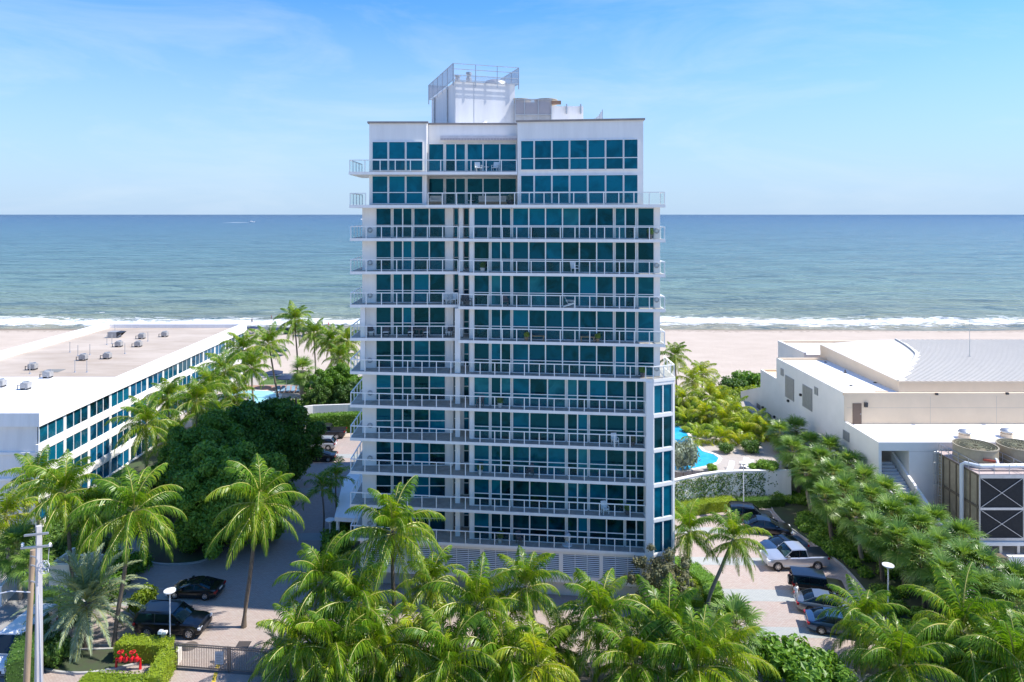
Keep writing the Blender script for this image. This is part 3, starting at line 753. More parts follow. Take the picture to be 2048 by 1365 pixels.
# ------------------------------------------------------------------ auditorium on the right
AU = wthing('auditorium', 'cream and white windowless auditorium with a curved standing-seam metal roof', 'building', (60, 95, 0))
CREAM = M('cream_stucco', (.74,.58,.41), .8, var=.05, vs_=.4, bump=.15, bs=12)
PALE = M('pale_grey_stucco', (.76,.73,.68), .8, var=.05, vs_=.4, bump=.15, bs=12)
ROOFW = M('white_roof_membrane', (.80,.79,.76), .75, var=.06, vs_=.25)
AX, AYN, AYU, AYF, AYE = 41.6, 75.0, 82.5, 102.7, 109.0
XE = 110
def slab_block(x0,x1,y0,y1,z1,z0=0,mat=PALE,par=.35,lip=.35,name='wall'):
    MB().box(x0,x1,y0,y1,z0,z1-lip).build(name, mat, AU)
    MB().box(x0+par,x1-.01,y0+par,y1-.01,z1-lip+.001,z1-lip+.02).build('roof', ROOFW, AU)
    for q in ((x0,x1,y0,y0+par),(x0,x0+par,y0+par,y1)): MB().box(*q,z1-lip,z1).build('parapet', mat, AU)
# lower street-side block with a stair opening
ox0, ox1, oz = PX(1763,75), PX(1818,75), PZ(902,75)
MB().box(AX,ox0,AYN,AYU,0,8.6).build('wall', PALE, AU)
MB().box(ox1,XE,AYN,AYU,0,8.6).build('wall', PALE, AU)
MB().box(ox0+.001,ox1-.001,AYN,AYU,oz,8.6).build('lintel', PALE, AU)
MB().box(ox0+.001,ox1-.001,AYU-1.2,AYU,0,oz).build('stair_back_wall', PALE, AU)
MB().box(AX+.35,XE,AYN+.35,AYU,8.602,8.64).build('roof', ROOFW, AU)
MB().box(AX,XE,AYN,AYN+.35,8.6,8.95).build('parapet', PALE, AU); MB().box(AX,AX+.35,AYN+.35,AYU,8.6,8.95).build('parapet', PALE, AU)
# upper block
MB().box(AX,XE,AYU,AYF,0,12.05).build('wall', CREAM, AU)
MB().box(AX-.02,AX,AYU+.02,AYF,0,12.05).build('side_wall', PALE, AU)
MB().box(AX+.35,XE,AYU+.35,AYF-.3,12.052,12.09).build('roof', ROOFW, AU)
MB().box(AX,XE,AYU,AYU+.35,12.05,12.4).build('parapet', CREAM, AU); MB().box(AX-.02,AX+.35,AYU+.35,AYF,12.05,12.4).build('parapet', PALE, AU)
MB().box(AX,52,AYF-.3,AYF,12.05,12.4).build('parapet', CREAM, AU)
MB().box(AX+.36,48.7,AYF+.001,AYF+.3,9.0,12.35).build('back_wall', CREAM, AU)
MB().box(AX,XE,AYF,AYE,0,8.95).build('wall', PALE, AU); MB().box(AX+.3,XE,AYF,AYE-.3,8.951,8.97).build('roof', CREAM, AU)
MB().box(AX,AX+.3,AYF,AYE,8.95,9.25).build('parapet', PALE, AU); MB().box(AX+.3,XE,AYE-.3,AYE,8.95,9.25).build('parapet', CREAM, AU)
bx0 = PX(1597,108); MB().box(bx0, 62, 106, 116, 0, 12.2).build('wall', PALE, AU)
MB().box(bx0-.05, bx0+.35, 106, 116, 12.2, 12.55).build('parapet', PALE, AU); MB().box(bx0+.35, 62, 115.6, 116, 12.2, 12.55).build('parapet', CREAM, AU)
MB().prism([(AX,109.01),(AX+.4,109.01),(AX+.4,118),(AX,118)], 0, [6.4,6.4,3.4,3.4]).build('wing_wall', PALE, AU)
# curved metal roof
RX0, RX1, RY0, RY1, ZE = 49.0, 112.0, 83.9, 104.5, 13.45
METAL = M('white_standing_seam', (.62,.585,.52), .5, 0, var=.04, vs_=.5)
gx, gy = 60, 14
def rz_(x, y):
    v = (y-RY0)/(RY1-RY0); main = 1.35*v
    d = max(0, 1-(x-RX0)/12.0)                       # rounded left end sinks to the eave
    return ZE + main*(1-.55*d*d)
vs2, fs2 = [], []
for i in range(gx+1):
    for j in range(gy+1):
        u = i/gx; x = RX0 + (RX1-RX0)*u**1.5; v = j/gy; y = RY0 + (RY1-RY0)*v
        xs_ = x + (2.5*(1-v)**2*0 if i == 0 else 0)
        vs2.append((xs_, y, rz_(x,y)))
for i in range(gx):
    for j in range(gy): a = i*(gy+1)+j; fs2.append((a, a+gy+1, a+gy+2, a+1))
MB().add(vs2, fs2).build('metal_roof', METAL, AU, 40)
MB().box(RX0+.02,RX1,RY0+.02,RY1,12.09,ZE-.02).build('roof_curb', CREAM, AU)
MB().add([(RX0-.02,RY0,ZE-.28),(RX0-.02,RY1,ZE-.28),(RX0-.02,RY1,rz_(RX0,RY1)+.03),(RX0-.02,RY0,ZE+.03)], [(0,3,2,1)]).build('fascia', CREAM, AU)
MB().box(RX0-.02,RX1,RY0-.05,RY0-.005,ZE-.32,ZE+.04).build('fascia', CREAM, AU)
# seams: diagonal ribs on the main slope, shallow ribs on the rounded end, and the curved fold between them
def fold_y(x): return None
arc = []
for i in range(25):
    t_ = i/24; px = 1796 + (1835-1796)*math.sin(t_*math.pi*.62)*1.0 - 42*max(0,t_-.6)/.4; 
    y = RY0 + (RY1-RY0)*t_; arc.append((PX(px, y), y))
def arcx(y):
    t_ = (y-RY0)/(RY1-RY0)*24; i = min(23, max(0, int(t_))); f_ = t_-i
    return arc[i][0]*(1-f_) + arc[i+1][0]*f_
seam = MB()
for i in range(90):
    x0 = RX0 + 1 + i*.75 - 14
    pts = []
    for j in range(49):
        y = RY1 - (RY1-RY0)*j/48; x = x0 + (RY1-y)*.62
        if x > arcx(y)+.35 and x < RX1-.1: pts.append((x, y, rz_(x,y)+.05))
    pts = pts[::6] + pts[-1:] if len(pts) > 2 else pts
    if len(pts) > 1:
        for a, b_ in zip(pts[:-1], pts[1:]):
            if a != b_: seam.bar(a, b_, .045, .06)
sm = seam.build('roof_seams', M('seam_metal', (.54,.51,.46), .5), AU); sm['kind'] = 'stuff'
fm = MB()
for a, b_ in zip(arc[:-1], arc[1:]): fm.bar((a[0],a[1],rz_(*a)+.12), (b_[0],b_[1],rz_(*b_)+.12), .14, .2)
fm.build('roof_fold', METAL, AU)
# wall details
def side_rect(px0,py0,px1,py1,name,mat,pr=.06):
    """rectangle on the left side wall (plane X = AX) between two image columns"""
    ya, yb = AX*F/(px0-CX), AX*F/(px1-CX)
    zt_, zb_ = PZ(py0, ya), PZ(py1, ya)
    MB().box(AX-.02-pr, AX-.021, min(ya,yb), max(ya,yb), min(zt_,zb_), max(zt_,zb_)).build(name, mat, AU)
VENT = M('grey_louvre', (.33,.33,.34), .6, .2, var=.1, vs_=5)
for q in ((1571.5,750,1588.5,793,'vent_louvre'),(1606,768,1625,812,'vent_louvre'),(1562,736,1567.5,750,'vent'),(1629.5,773,1636.5,788,'vent'),(1687,859,1699,877,'vent')):
    ya, yb = AX*F/(q[0]-CX), AX*F/(q[2]-CX)
    zt_, zl_ = PZ(q[1],ya), PZ(q[3],ya)
    v_ = MB().box(AX-.10, AX-.021, yb, ya, zl_, zt_).build(q[4], VENT, AU)
    nS = max(3, int((ya-yb)/.28)); mb = MB()
    for i in range(nS): y = yb + (ya-yb)*(i+.5)/nS; mb.box(AX-.15, AX-.101, y-.05, y+.05, zl_+.05, zt_-.05)
    mb.build('slats', STEEL, v_)['kind'] = 'stuff'
DOORM = M('brown_door', (.16,.105,.075), .55, var=.1)
for px0, py0, px1, py1 in ((1514,806,1521,824),(1535.5,825,1543,846)): side_rect(px0,py0,px1,py1,'door',M('grey_door', (.22,.21,.2), .6))
for px, py in ((1527,815),(1550,834),(1578,802),(1603,790)):
    ya = AX*F/(px-CX); z = PZ(py,ya); MB().box(AX-.3,AX-.021,ya-.15,ya+.15,z-.15,z+.15).build('wall_lamp', DARKST, AU)
yy = AYU
dx0, dx1, dz0, dz1 = PX(1705,yy), PX(1722.5,yy), 8.66, PZ(807,yy)
dr = MB().box(dx0,dx1,yy-.06,yy-.005,dz0,dz1).build('door', DOORM, AU)
MB().box(dx1-.18,dx1-.1,yy-.14,yy-.061,(dz0+dz1)/2-.08,(dz0+dz1)/2+.04).build('handle', STEEL, dr)
fx = PX(1731,yy); MB().prism([(fx-.18,yy-.22),(fx+.18,yy-.22),(fx+.18,yy-.005),(fx-.18,yy-.005)], PZ(814,yy), PZ(805,yy)).build('wall_lamp', DARKST, AU)
for px, py in ((1872,788),(2013,787)): MB().box(PX(px,yy)-.15,PX(px,yy)+.15,yy-.2,yy-.005,PZ(py,yy)-.12,PZ(py,yy)+.12).build('wall_lamp', DARKST, AU)
for x in (52,60,68,76): MB().box(x-.015,x+.015,AYU-.006,AYU-.002,8.7,12.0).build('wall_joint', M('joint', (.42,.38,.34), .9), AU)
MB().box(AX+.3,XE,AYU-.006,AYU-.002,10.6,10.63).build('wall_joint', MT['joint'], AU)
MB().box(ox1+.02,XE,AYN-.006,AYN-.002,7.9,7.93).build('wall_joint', MT['joint'], AU)
# stairs out of the opening towards the street
nst = 26; sx0, sx1 = ox0+.15, ox1-.6
for i in range(nst):
    z = 6.0 - 6.0*i/nst; y = 77.5 - 9.6*i/nst
    MB().box(sx0 + .10*i*.28, sx1+.1*i*.28, y-.42, y, max(0,z-.7), z).build('stair_step', CONC, AU)
mb = MB(); o0 = sx1+.12
mb.add([(o0,77.6,4.6),(o0+.3,77.6,4.6),(o0+.3,77.6,7.0),(o0,77.6,7.0),(o0+.78,67.7,0),(o0+1.08,67.7,0),(o0+1.08,67.7,1.0),(o0+.78,67.7,1.0)],
       [(3,2,1,0),(4,5,6,7),(0,1,5,4),(1,2,6,5),(2,3,7,6),(3,0,4,7)])
mb.build('stair_wall', PALE, AU)
mb = MB(); mb.tube([(sx0+.05,77.4,7.0),(sx0+.75,67.9,1.0)], .03, 6); mb.tube([(sx0+.05,77.4,6.5),(sx0+.75,67.9,.5)], .02, 6)
for i in range(8): t_ = i/7; mb.tube([(sx0+.05+.7*t_,77.4-9.5*t_,6.0-6*t_),(sx0+.05+.7*t_,77.4-9.5*t_,7.0-6*t_)], .025, 6)
mb.build('stair_handrail', STEEL, AU)
# roof details
for px, py, wd in ((1929,868,'left of the two mushroom vents above the cooling towers'),(2013,866,'right one of the two mushroom vents above the cooling towers')):
    Yc = (H-8.64)*F/(py+8-HY); c = (PX(px,Yc),Yc,8.64)
    A = wthing('roof_vent', 'round capped roof vent, '+wd, 'vent', c, 'mushroom vents on the low roof')
    MB().lathe([(.62,0),(.62,.42),(.5,.45),(.5,.6)], 16, c).build('curb', CREAM, A, 40)
    MB().lathe([(.66,.6),(.66,.74),(.5,.92),(.15,1.0)], 16, c).build('cap', STEEL, A, 40)
for px, py in ((1651,725),(1690,746),(1702,772),(1750,766)):
    Yc = (H-12.09)*F/(py-HY); c = (PX(px,Yc),Yc,12.09)
    MB().lathe([(.22,0),(.22,.05),(.08,.08),(.08,.4 if px == 1690 else .12)], 10, c).build('roof_drain', DARKST, AU)
c = G(1753,782,12.09); MB().box(c.x-.7,c.x+.7,83.4,84.0-.2,12.09,12.35).build('pipe_box', CREAM, AU)
c = (PX(1939,95),95,rz_(PX(1939,95),95))
A = wthing('antenna', 'thin tall antenna mast on the metal auditorium roof', 'antenna', c)
MB().tube([c,(c[0],c[1],c[2]+5.2)], [.05,.02], 6).build('mast', STEEL, A); MB().lathe([(.15,0),(.15,.08),(.06,.1)], 10, c).build('base_plate', STEEL, A)

# ------------------------------------------------------------------ cooling towers
CASE = M('tan_casing', (.33,.285,.20), .6, .15, var=.18, vs_=1.2)
CASED = M('tan_casing_edge', (.16,.13,.09), .6, .2)
FILL = M('black_fill', (.012,.013,.015), .8, var=.4, vs_=6)
def cooling_tower(x0, x1, label, pipe):
    y0, y1, z0, z1 = 68.0, 74.6, 1.15, 8.05
    A = wthing('cooling_tower', label, 'cooling tower', ((x0+x1)/2, 71, 0), 'cooling towers beside the auditorium')
    MB().box(x0+.12,x1-.12,y0+.12,y1-.1,z0+.25,z1-.02).build('casing', CASE, A)
    for y in (y0+.4, y0+1.45, y0+2.5, y0+3.55, y0+4.6, y0+5.65, y1-.2):
        MB().box(x0+.04,x0+.119,y-.05,y+.05,z0+.3,z1-.1).build('casing_rib', CASED, A)
    for z in (z0+.35, (z0+z1)/2+.1, z1-.1): MB().box(x0+.02,x0+.118,y0+.1,y1-.1,z-.12,z+.12).build('casing_rail', CASED, A)
    for x in (x0+.05,x1-.13): MB().box(x,x+.09,y0+.02,y0+.118,z0,z1).build('corner_post', STEEL, A)
    zm = (z0+z1)/2+.05
    for za, zc in ((z0+.62, zm-.14),(zm+.14, z1-.38)):
        f_ = MB().box(x0+.18,x1-.18,y0+.06,y0+.119,za,zc).build('air_intake', FILL, A)
        mb = MB(); mb.bar((x0+.2,y0+.03,za),(x1-.2,y0+.03,zc),.05,.05); mb.bar((x0+.2,y0-.03,zc),(x1-.2,y0-.03,za),.05,.05); mb.build('cross_brace', STEEL, f_)
    for za, zc in ((z0+.05,z0+.6),(zm-.12,zm+.12),(z1-.36,z1)): MB().box(x0+.14,x1-.14,y0+.0,y0+.1,za,zc).build('front_rail', STEEL, A)
    MB().box(x0-.02,x1+.02,y0-.02,y1,z1,z1+.06).build('deck', M('pinkish_deck', (.46,.37,.34), .7, var=.15), A)
    cx, cy = (x0+x1)/2-.15, 71.6
    st = MB().lathe([(2.0,0),(2.0,.35),(2.04,.36),(2.04,.42),(2.0,.43),(2.0,1.62),(2.07,1.63),(2.07,1.74),(1.95,1.74),(1.95,.2)], 40, (cx,cy,z1+.06)).build('fan_stack', CASE, A, 40)
    mb = MB()
    for i in range(36): a = i*math.pi/18; mb.bar((cx+.25*math.cos(a),cy+.25*math.sin(a),z1+1.72),(cx+1.95*math.cos(a),cy+1.95*math.sin(a),z1+1.72),.02,.02)
    for r_ in (.6,1.0,1.4,1.75):
        ring = [(cx+r_*math.cos(2*math.pi*i/30),cy+r_*math.sin(2*math.pi*i/30),z1+1.72) for i in range(31)]; mb.tube(ring,.018,4,False)
    mb.build('fan_guard', M('olive_wire', (.30,.29,.17), .6), st)
    mb = MB()
    for i in range(6):
        a = i*math.pi/3+.3; p = Vector((cx,cy,z1+1.1)); d = Vector((math.cos(a),math.sin(a),0)); s_ = Vector((-d.y,d.x,0))
        mb.add([p+d*.2-s_*.12, p+d*1.85-s_*.25+Vector((0,0,-.06)), p+d*1.85+s_*.25+Vector((0,0,.12)), p+d*.2+s_*.12+Vector((0,0,.06))], [(0,1,2,3)])
    mb.lathe([(.3,-.15),(.3,.2),(.05,.3)], 12, (cx,cy,z1+1.1)); mb.build('fan', CASED, st)
    MB().bar((cx-.6,cy-2.08,z1+.95),(cx+.9,cy-2.2,z1+.75),.16,.2).build('drive_shaft', M('red_oxide', (.35,.06,.03), .6), A)
    mb = MB()
    for za in (.55,1.05):
        mb.tube([(x0+.02,y1-.3,z1+za),(x0+.02,y0+.03,z1+za),(x1-.02,y0+.03,z1+za)], .03, 6)
    for x, y in [(x0+.02,y0+.03+i*1.55) for i in range(5)] + [(x0+(x1-x0)*i/3,y0+.03) for i in (1,2,3)]: mb.tube([(x,y,z1),(x,y,z1+1.05)], .03, 6)
    mb.build('guard_rail', STEEL, A)
    for x in (x0+.5,(x0+x1)/2,x1-.5): MB().box(x-.14,x+.14,y0+.15,y0+.45,0,z0-.1).build('leg', STEEL, A)
    MB().box(x0-.2,x1+.02,y0-.15,y1,z0-.12,z0+.25-.004).build('basin', PALE, A)
    if pipe:
        PIPE = M('white_pipe', (.62,.66,.70), .35)
        MB().tube([(x0-.25,y0+2.2,0),(x0-.25,y0+2.2,z1+.25),(x0-.1,y0+1.9,z1+.5),(x0+.8,y0+.9,z1+.5),(x1+3.6,y0+.9,z1+.5)], .19, 12).build('water_pipe', PIPE, A, 40)
        MB().tube([(x0+2.6,y0+.9,z1+.5),(x0+2.9,y0+1.6,z1+.9),(x0+3.2,y0+3.4,z1+.9)], .16, 10).build('branch_pipe', PIPE, A, 40)
        mb = MB(); lx, ly = x0-.28, y1-1.0
        for dy in (-.22,.22): mb.tube([(lx,ly+dy,.3),(lx,ly+dy,z1+1.1)], .03, 6)
        for i in range(26): mb.tube([(lx,ly-.22,.5+i*.32),(lx,ly+.22,.5+i*.32)], .02, 5)
        mb.build('ladder', STEEL, A)
        mb = MB()
        for i in range(6):
            z = 2.6+i*1.15; mb.tube([(lx-.35*math.sin(math.pi*j/8)*2,ly-.3+.6*j/8,z) for j in range(9)], .022, 5, False)
        for j in (2,4,6): mb.tube([(lx-.35*math.sin(math.pi*j/8)*2,ly-.3+.6*j/8,2.6),(lx-.35*math.sin(math.pi*j/8)*2,ly-.3+.6*j/8,8.4)], .02, 5)
        mb.build('ladder_cage', STEEL, A)
cx0 = PX(1958, 68)
cooling_tower(cx0, cx0+4.55, 'tan cooling tower with round fan stack, caged ladder and white riser pipe on its left', True)
cooling_tower(cx0+4.62, cx0+9.2, 'tan cooling tower cut by the right photo edge', False)
c = G(1993,1136)
A = wthing('valve_box', 'brown box with a yellow post standing below the cooling tower', 'box', c)
MB().box(c.x-.1,c.x+.75,c.y-.3,c.y+.5,0,1.15).build('box', DOORM, A); MB().tube([(c.x-.35,c.y,0),(c.x-.35,c.y,1.1)], .11, 10).build('yellow_post', M('safety_yellow', (.75,.5,.02), .5), A)
for (a, b_) in (((2015,1138),(2048,1134)),((2042,1160),(2070,1156))):
    p, q = G(*a), G(*b_)
    lab = 'low white barrier wall below the cooling tower' if a[0] == 2015 else 'short white barrier at the right photo edge in the service yard'
    o = MB().box(p.x,q.x+1.2,p.y-.2,p.y+.2,0,1.25).build('barrier', PALE); tag(o, lab, 'wall', 'yard barriers')

# ------------------------------------------------------------------ plants
COCO = LEAF('coconut_leaf', (.055,.145,.012), (.145,.285,.014), (.37,.44,.026), .42, .36)
COCOY = LEAF('golden_palm_leaf', (.14,.25,.012), (.29,.41,.018), (.54,.50,.03), .42, .36)
FANL = LEAF('fan_palm_leaf', (.080,.165,.030), (.165,.295,.050), (.36,.46,.13), .34, .36)
DATEL = LEAF('date_palm_leaf', (.19,.26,.15), (.30,.38,.23), (.43,.49,.32), .3)
DARKL = LEAF('dark_tree_leaf', (.050,.125,.014), (.135,.27,.03), (.32,.48,.06), .32)
BUSHL = LEAF('bright_bush_leaf', (.07,.17,.014), (.145,.29,.024), (.27,.42,.045), .33)
HEDGL = LEAF('lime_hedge_leaf', (.13,.21,.015), (.25,.34,.02), (.42,.44,.035), .33)
MIDL = LEAF('mid_green_leaf', (.035,.090,.014), (.080,.165,.026), (.16,.26,.045), .28)
SILVL = LEAF('silver_leaf', (.15,.19,.14), (.25,.30,.22), (.38,.42,.33), .2)
OLIVL = LEAF('olive_leaf', (.07,.085,.04), (.12,.135,.065), (.21,.20,.10), .22)
RACH = M('palm_midrib', (.36,.34,.08), .5)
TRUNK = M('palm_trunk', (.20,.17,.135), .9, col2=(.33,.29,.24), vs_=3, bump=.6, bs=9, stretch=(1,1,5.))
TRUNKD = M('dark_palm_trunk', (.10,.075,.055), .9, col2=(.18,.145,.11), vs_=3, bump=.6, bs=9, stretch=(1,1,5.))
BARK = M('tree_bark', (.09,.07,.05), .9, var=.3, vs_=3, bump=.5)

def frond_mesh(name, L, e0, droop, nl, ll, lw, seed, mat, vee=.35, hang=.9, fwd=.6):
    rg = random.Random(seed); V, Fc = [], []
    N = 14; pts = []; x = z = 0.; a = e0; y = 0; yaw = rg.uniform(-.12,.12)
    for i in range(N+1):
        t = i/N; pts.append((Vector((x, y, z)), a))
        st = L/N; x += math.cos(a)*st; z += math.sin(a)*st; y += yaw*st*t
        a -= droop/N*(.35+1.3*t)
    def at(t):
        f = t*N; i = min(N-1, int(f)); u = f-i
        return pts[i][0].lerp(pts[i+1][0], u), pts[i][1]*(1-u)+pts[i+1][1]*u
    # midrib
    for i in range(N+1):
        p, a = pts[i]; r = .055*(1-i/N)+.008; n_ = Vector((-math.sin(a),0,math.cos(a)))
        V += [p+Vector((0,r,0)), p+n_*r, p-Vector((0,r,0)), p-n_*r*.6]
    for i in range(N):
        for k in range(4): Fc.append((i*4+k, i*4+(k+1)%4, i*4+4+(k+1)%4, i*4+4+k))
    nr = len(Fc)
    for s in (-1, 1):
        for i in range(nl):
            t = .10+.90*(i+rg.random()*.6)/nl
            if rg.random() < .03: continue
            p, a = at(min(t,.999))
            T_ = Vector((math.cos(a),0,math.sin(a))); N_ = Vector((-math.sin(a),0,math.cos(a))); S_ = Vector((0,s,0))
            pr = (math.sin(math.pi*min(1,.16+.80*t)))**.7
            l_ = ll*pr*rg.uniform(.85,1.1)
            d = (S_*(.85-.35*t)+T_*(fwd+.5*t*t+rg.uniform(-.22,.22))+N_*(vee+rg.uniform(-.28,.22))).normalized()
            wv = T_*lw*.5*rg.uniform(.8,1.1); b = len(V); q = p.copy(); dd_ = d.copy()
            ws = (.55, 1.0, .7)
            for j in range(3):
                V += [q-wv*ws[j], q+wv*ws[j]]
                dd_ = (dd_+Vector((0,0,-hang*(.25+.35*j)*(.7+.5*rg.random())))).normalized(); q = q+dd_*l_/3
            V.append(q)
            Fc += [(b,b+1,b+3,b+2),(b+2,b+3,b+5,b+4),(b+4,b+5,b+6)]
    me = bpy.data.meshes.new(name); me.from_pydata([tuple(v) for v in V], [], Fc); me.materials.append(mat); me.materials.append(RACH)
    mi = [1]*nr+[0]*(len(Fc)-nr); me.polygons.foreach_set('material_index', mi); me.update()
    return me

def fan_mesh(name, pet, bl, e0, seed, mat):
    rg = random.Random(seed); V, Fc = [], []
    # petiole then costapalmate blade
    a = e0; p = Vector((0,0,0)); path = [p.copy()]
    for i in range(4): p = p+Vector((math.cos(a),0,math.sin(a)))*pet/4; a -= .10; path.append(p.copy())
    for i, q in enumerate(path):
        r = .025; V += [q+Vector((0,r,0)), q+Vector((0,0,r)), q-Vector((0,r,0))]
    for i in range(4):
        for k in range(3): Fc.append((i*3+k, i*3+(k+1)%3, i*3+3+(k+1)%3, i*3+3+k))
    nr = len(Fc)
    T_ = Vector((math.cos(a),0,math.sin(a))); N_ = Vector((-math.sin(a),0,math.cos(a))); S_ = Vector((0,1,0))
    ns = 26
    for i in range(ns):
        an = R(-128+256*(i+.5)/ns)+rg.uniform(-.03,.03)
        d = T_*math.cos(an)+S_*math.sin(an)+N_*(.22*abs(math.sin(an))+rg.uniform(-.06,.06)); d.normalize()
        l_ = bl*(.78+.22*math.cos(an))*rg.uniform(.88,1.08)
        sv = (T_*(-math.sin(an))+S_*math.cos(an)).normalized()*.03
        q = path[-1].copy(); b = len(V); dd_ = d.copy()
        for j, w in enumerate((.35,1.25,.85)):
            V += [q-sv*w, q+sv*w]
            dd_ = (dd_+Vector((0,0,-(.05,.22,.60)[j]*rg.uniform(.7,1.3)))).normalized(); q = q+dd_*l_*(.42,.33,.25)[j]
        V.append(q); Fc += [(b,b+1,b+3,b+2),(b+2,b+3,b+5,b+4),(b+4,b+5,b+6)]
    me = bpy.data.meshes.new(name); me.from_pydata([tuple(v) for v in V], [], Fc); me.materials.append(mat); me.materials.append(RACH)
    me.polygons.foreach_set('material_index', [1]*nr+[0]*(len(Fc)-nr)); me.update()
    return me

EL = [82, 66, 50, 34, 17, 0, -18, -38]
def frond_set(nm, mat, L, droop, nl, ll, lw, vee, hang, fwd):
    return [[frond_mesh(nm, L*(.85 if e > 60 else 1), R(e), droop*(.75 if e > 60 else 1)*(1 if e > -10 else .55), nl, ll, lw, 100*i+j, mat, vee, hang, fwd) for j in range(3)] for i, e in enumerate(EL)]
FR = {'coco': frond_set('coconut_frond', COCO, 4.4, 1.85, 58, 1.15, .078, .20, 1.3, .66),
      'gold': frond_set('golden_frond', COCOY, 3.5, 1.8, 46, 1.05, .078, .25, 1.15, .64),
      'date': frond_set('date_frond', DATEL, 4.3, 1.25, 66, .62, .075, .40, .35, .75),
      'adon': frond_set('manila_frond', COCO, 2.3, 2.1, 34, .72, .075, .55, .8, .5)}
DEADL = LEAF('dead_palm_leaf', (.16,.10,.045), (.27,.18,.08), (.38,.27,.13), .2)
FR['dead'] = [frond_mesh('dead_frond', 3.2, R(-48), .7, 34, .8, .06, 700+j, DEADL, .1, 1.6, .7) for j in range(3)]
FR['fan'] = [[fan_mesh('fan_leaf', .95, 1.15, R(e), 900+10*i+j, FANL) for j in range(3)] for i, e in enumerate(EL)]

rp_ = random.Random(3)
def palm(kind, px, py, Y, label, lean=0., sc=1., gz=0., n=None, dark=False, group='coconut palms', trunk_r=.16, name=None, cat='palm tree'):
    """crown heart seen at (px, py) at distance Y; lean = sideways offset of the foot in metres"""
    X_, Zc = PX(px, Y), PZ(py, Y)
    dy = rp_.uniform(-.5,.5)
    nm = name or {'coco':'coconut_palm','gold':'coconut_palm','fan':'fan_palm','date':'date_palm','adon':'manila_palm'}[kind]
    A = thing(nm, label, cat, (X_+lean, Y+dy, gz), 0, group)
    hgt = Zc-gz
    top = Vector((-lean, -dy, hgt))
    pts, rs = [], []; K = 10
    for i in range(K+1):
        t = i/K; s_ = t**1.25 if kind != 'fan' else t
        pts.append(Vector((top.x*s_+.05*math.sin(t*7+px), top.y*s_, hgt*t)))
        rs.append(trunk_r*((1.55-1.2*min(1,t*6)) if t < .12 else (1.1-.35*t)) * (1+.06*(i%2)))
    if kind in ('fan','date'): rs = [trunk_r*1.25*(1+.1*(i%2)) for i in range(K+1)]
    tm = MB().tube(pts, rs, 9); o = tm.build('trunk', TRUNKD if dark else TRUNK, A, 60)
    n = n or {'coco':30,'gold':23,'fan':30,'date':50,'adon':11}[kind]
    if kind == 'adon':
        MB().tube([top-Vector((0,0,.9)), top-Vector((0,0,.3)), top+Vector((0,0,.1))], [.16,.13,.06], 9).build('crownshaft', M('green_crownshaft', (.14,.24,.05), .4), A, 60)
    ph = rp_.uniform(0, 6.28)
    for i in range(n):
        f_ = (i+.5)/n
        if kind == 'fan': ei = min(7, int(f_*8))
        elif kind == 'date': ei = min(7, int(f_**.9*7.6))
        elif kind == 'adon': ei = min(5, int(f_*5)+1)
        else: ei = min(7, int(f_**.85*8))
        me = FR[kind][ei][rp_.randrange(3)]
        fo = bpy.data.objects.new('frond' if kind != 'fan' else 'fan_leaf', me); C.objects.link(fo); fo.parent = A
        fo.location = top+Vector((0,0,.15 if ei < 3 else -.05*ei))
        s_ = sc*rp_.uniform(.82,1.1)
        fo.scale = (s_, s_, s_)
        fo.rotation_euler = (rp_.uniform(-.12,.12), rp_.uniform(-.10,.10), ph+i*2.39996+rp_.uniform(-.25,.25))
    if kind in ('coco','fan','date') and rp_.random() < .75:
        for i in range(rp_.randrange(1,4)):
            fo = bpy.data.objects.new('dead_frond', FR['dead'][rp_.randrange(3)]); C.objects.link(fo); fo.parent = A
            fo.location = top+Vector((0,0,-.45)); s_ = sc*rp_.uniform(.6,.9)*(.62 if kind == 'fan' else 1); fo.scale = (s_,s_,s_)
            fo.rotation_euler = (0,rp_.uniform(.0,.35),rp_.uniform(0,6.28))
    if kind == 'coco' and rp_.random() < .7:
        mb = MB()
        for i in range(7):
            a = rp_.uniform(0,6.28); c_ = top+Vector((.28*math.cos(a),.28*math.sin(a),-.25-rp_.random()*.3))
            mb.lathe([(.02,-.13),(.10,-.07),(.12,0),(.09,.08),(.02,.13)], 8, c_)
        mb.build('coconuts', M('coconut_husk', (.28,.20,.05), .6), A, 60)
    return A

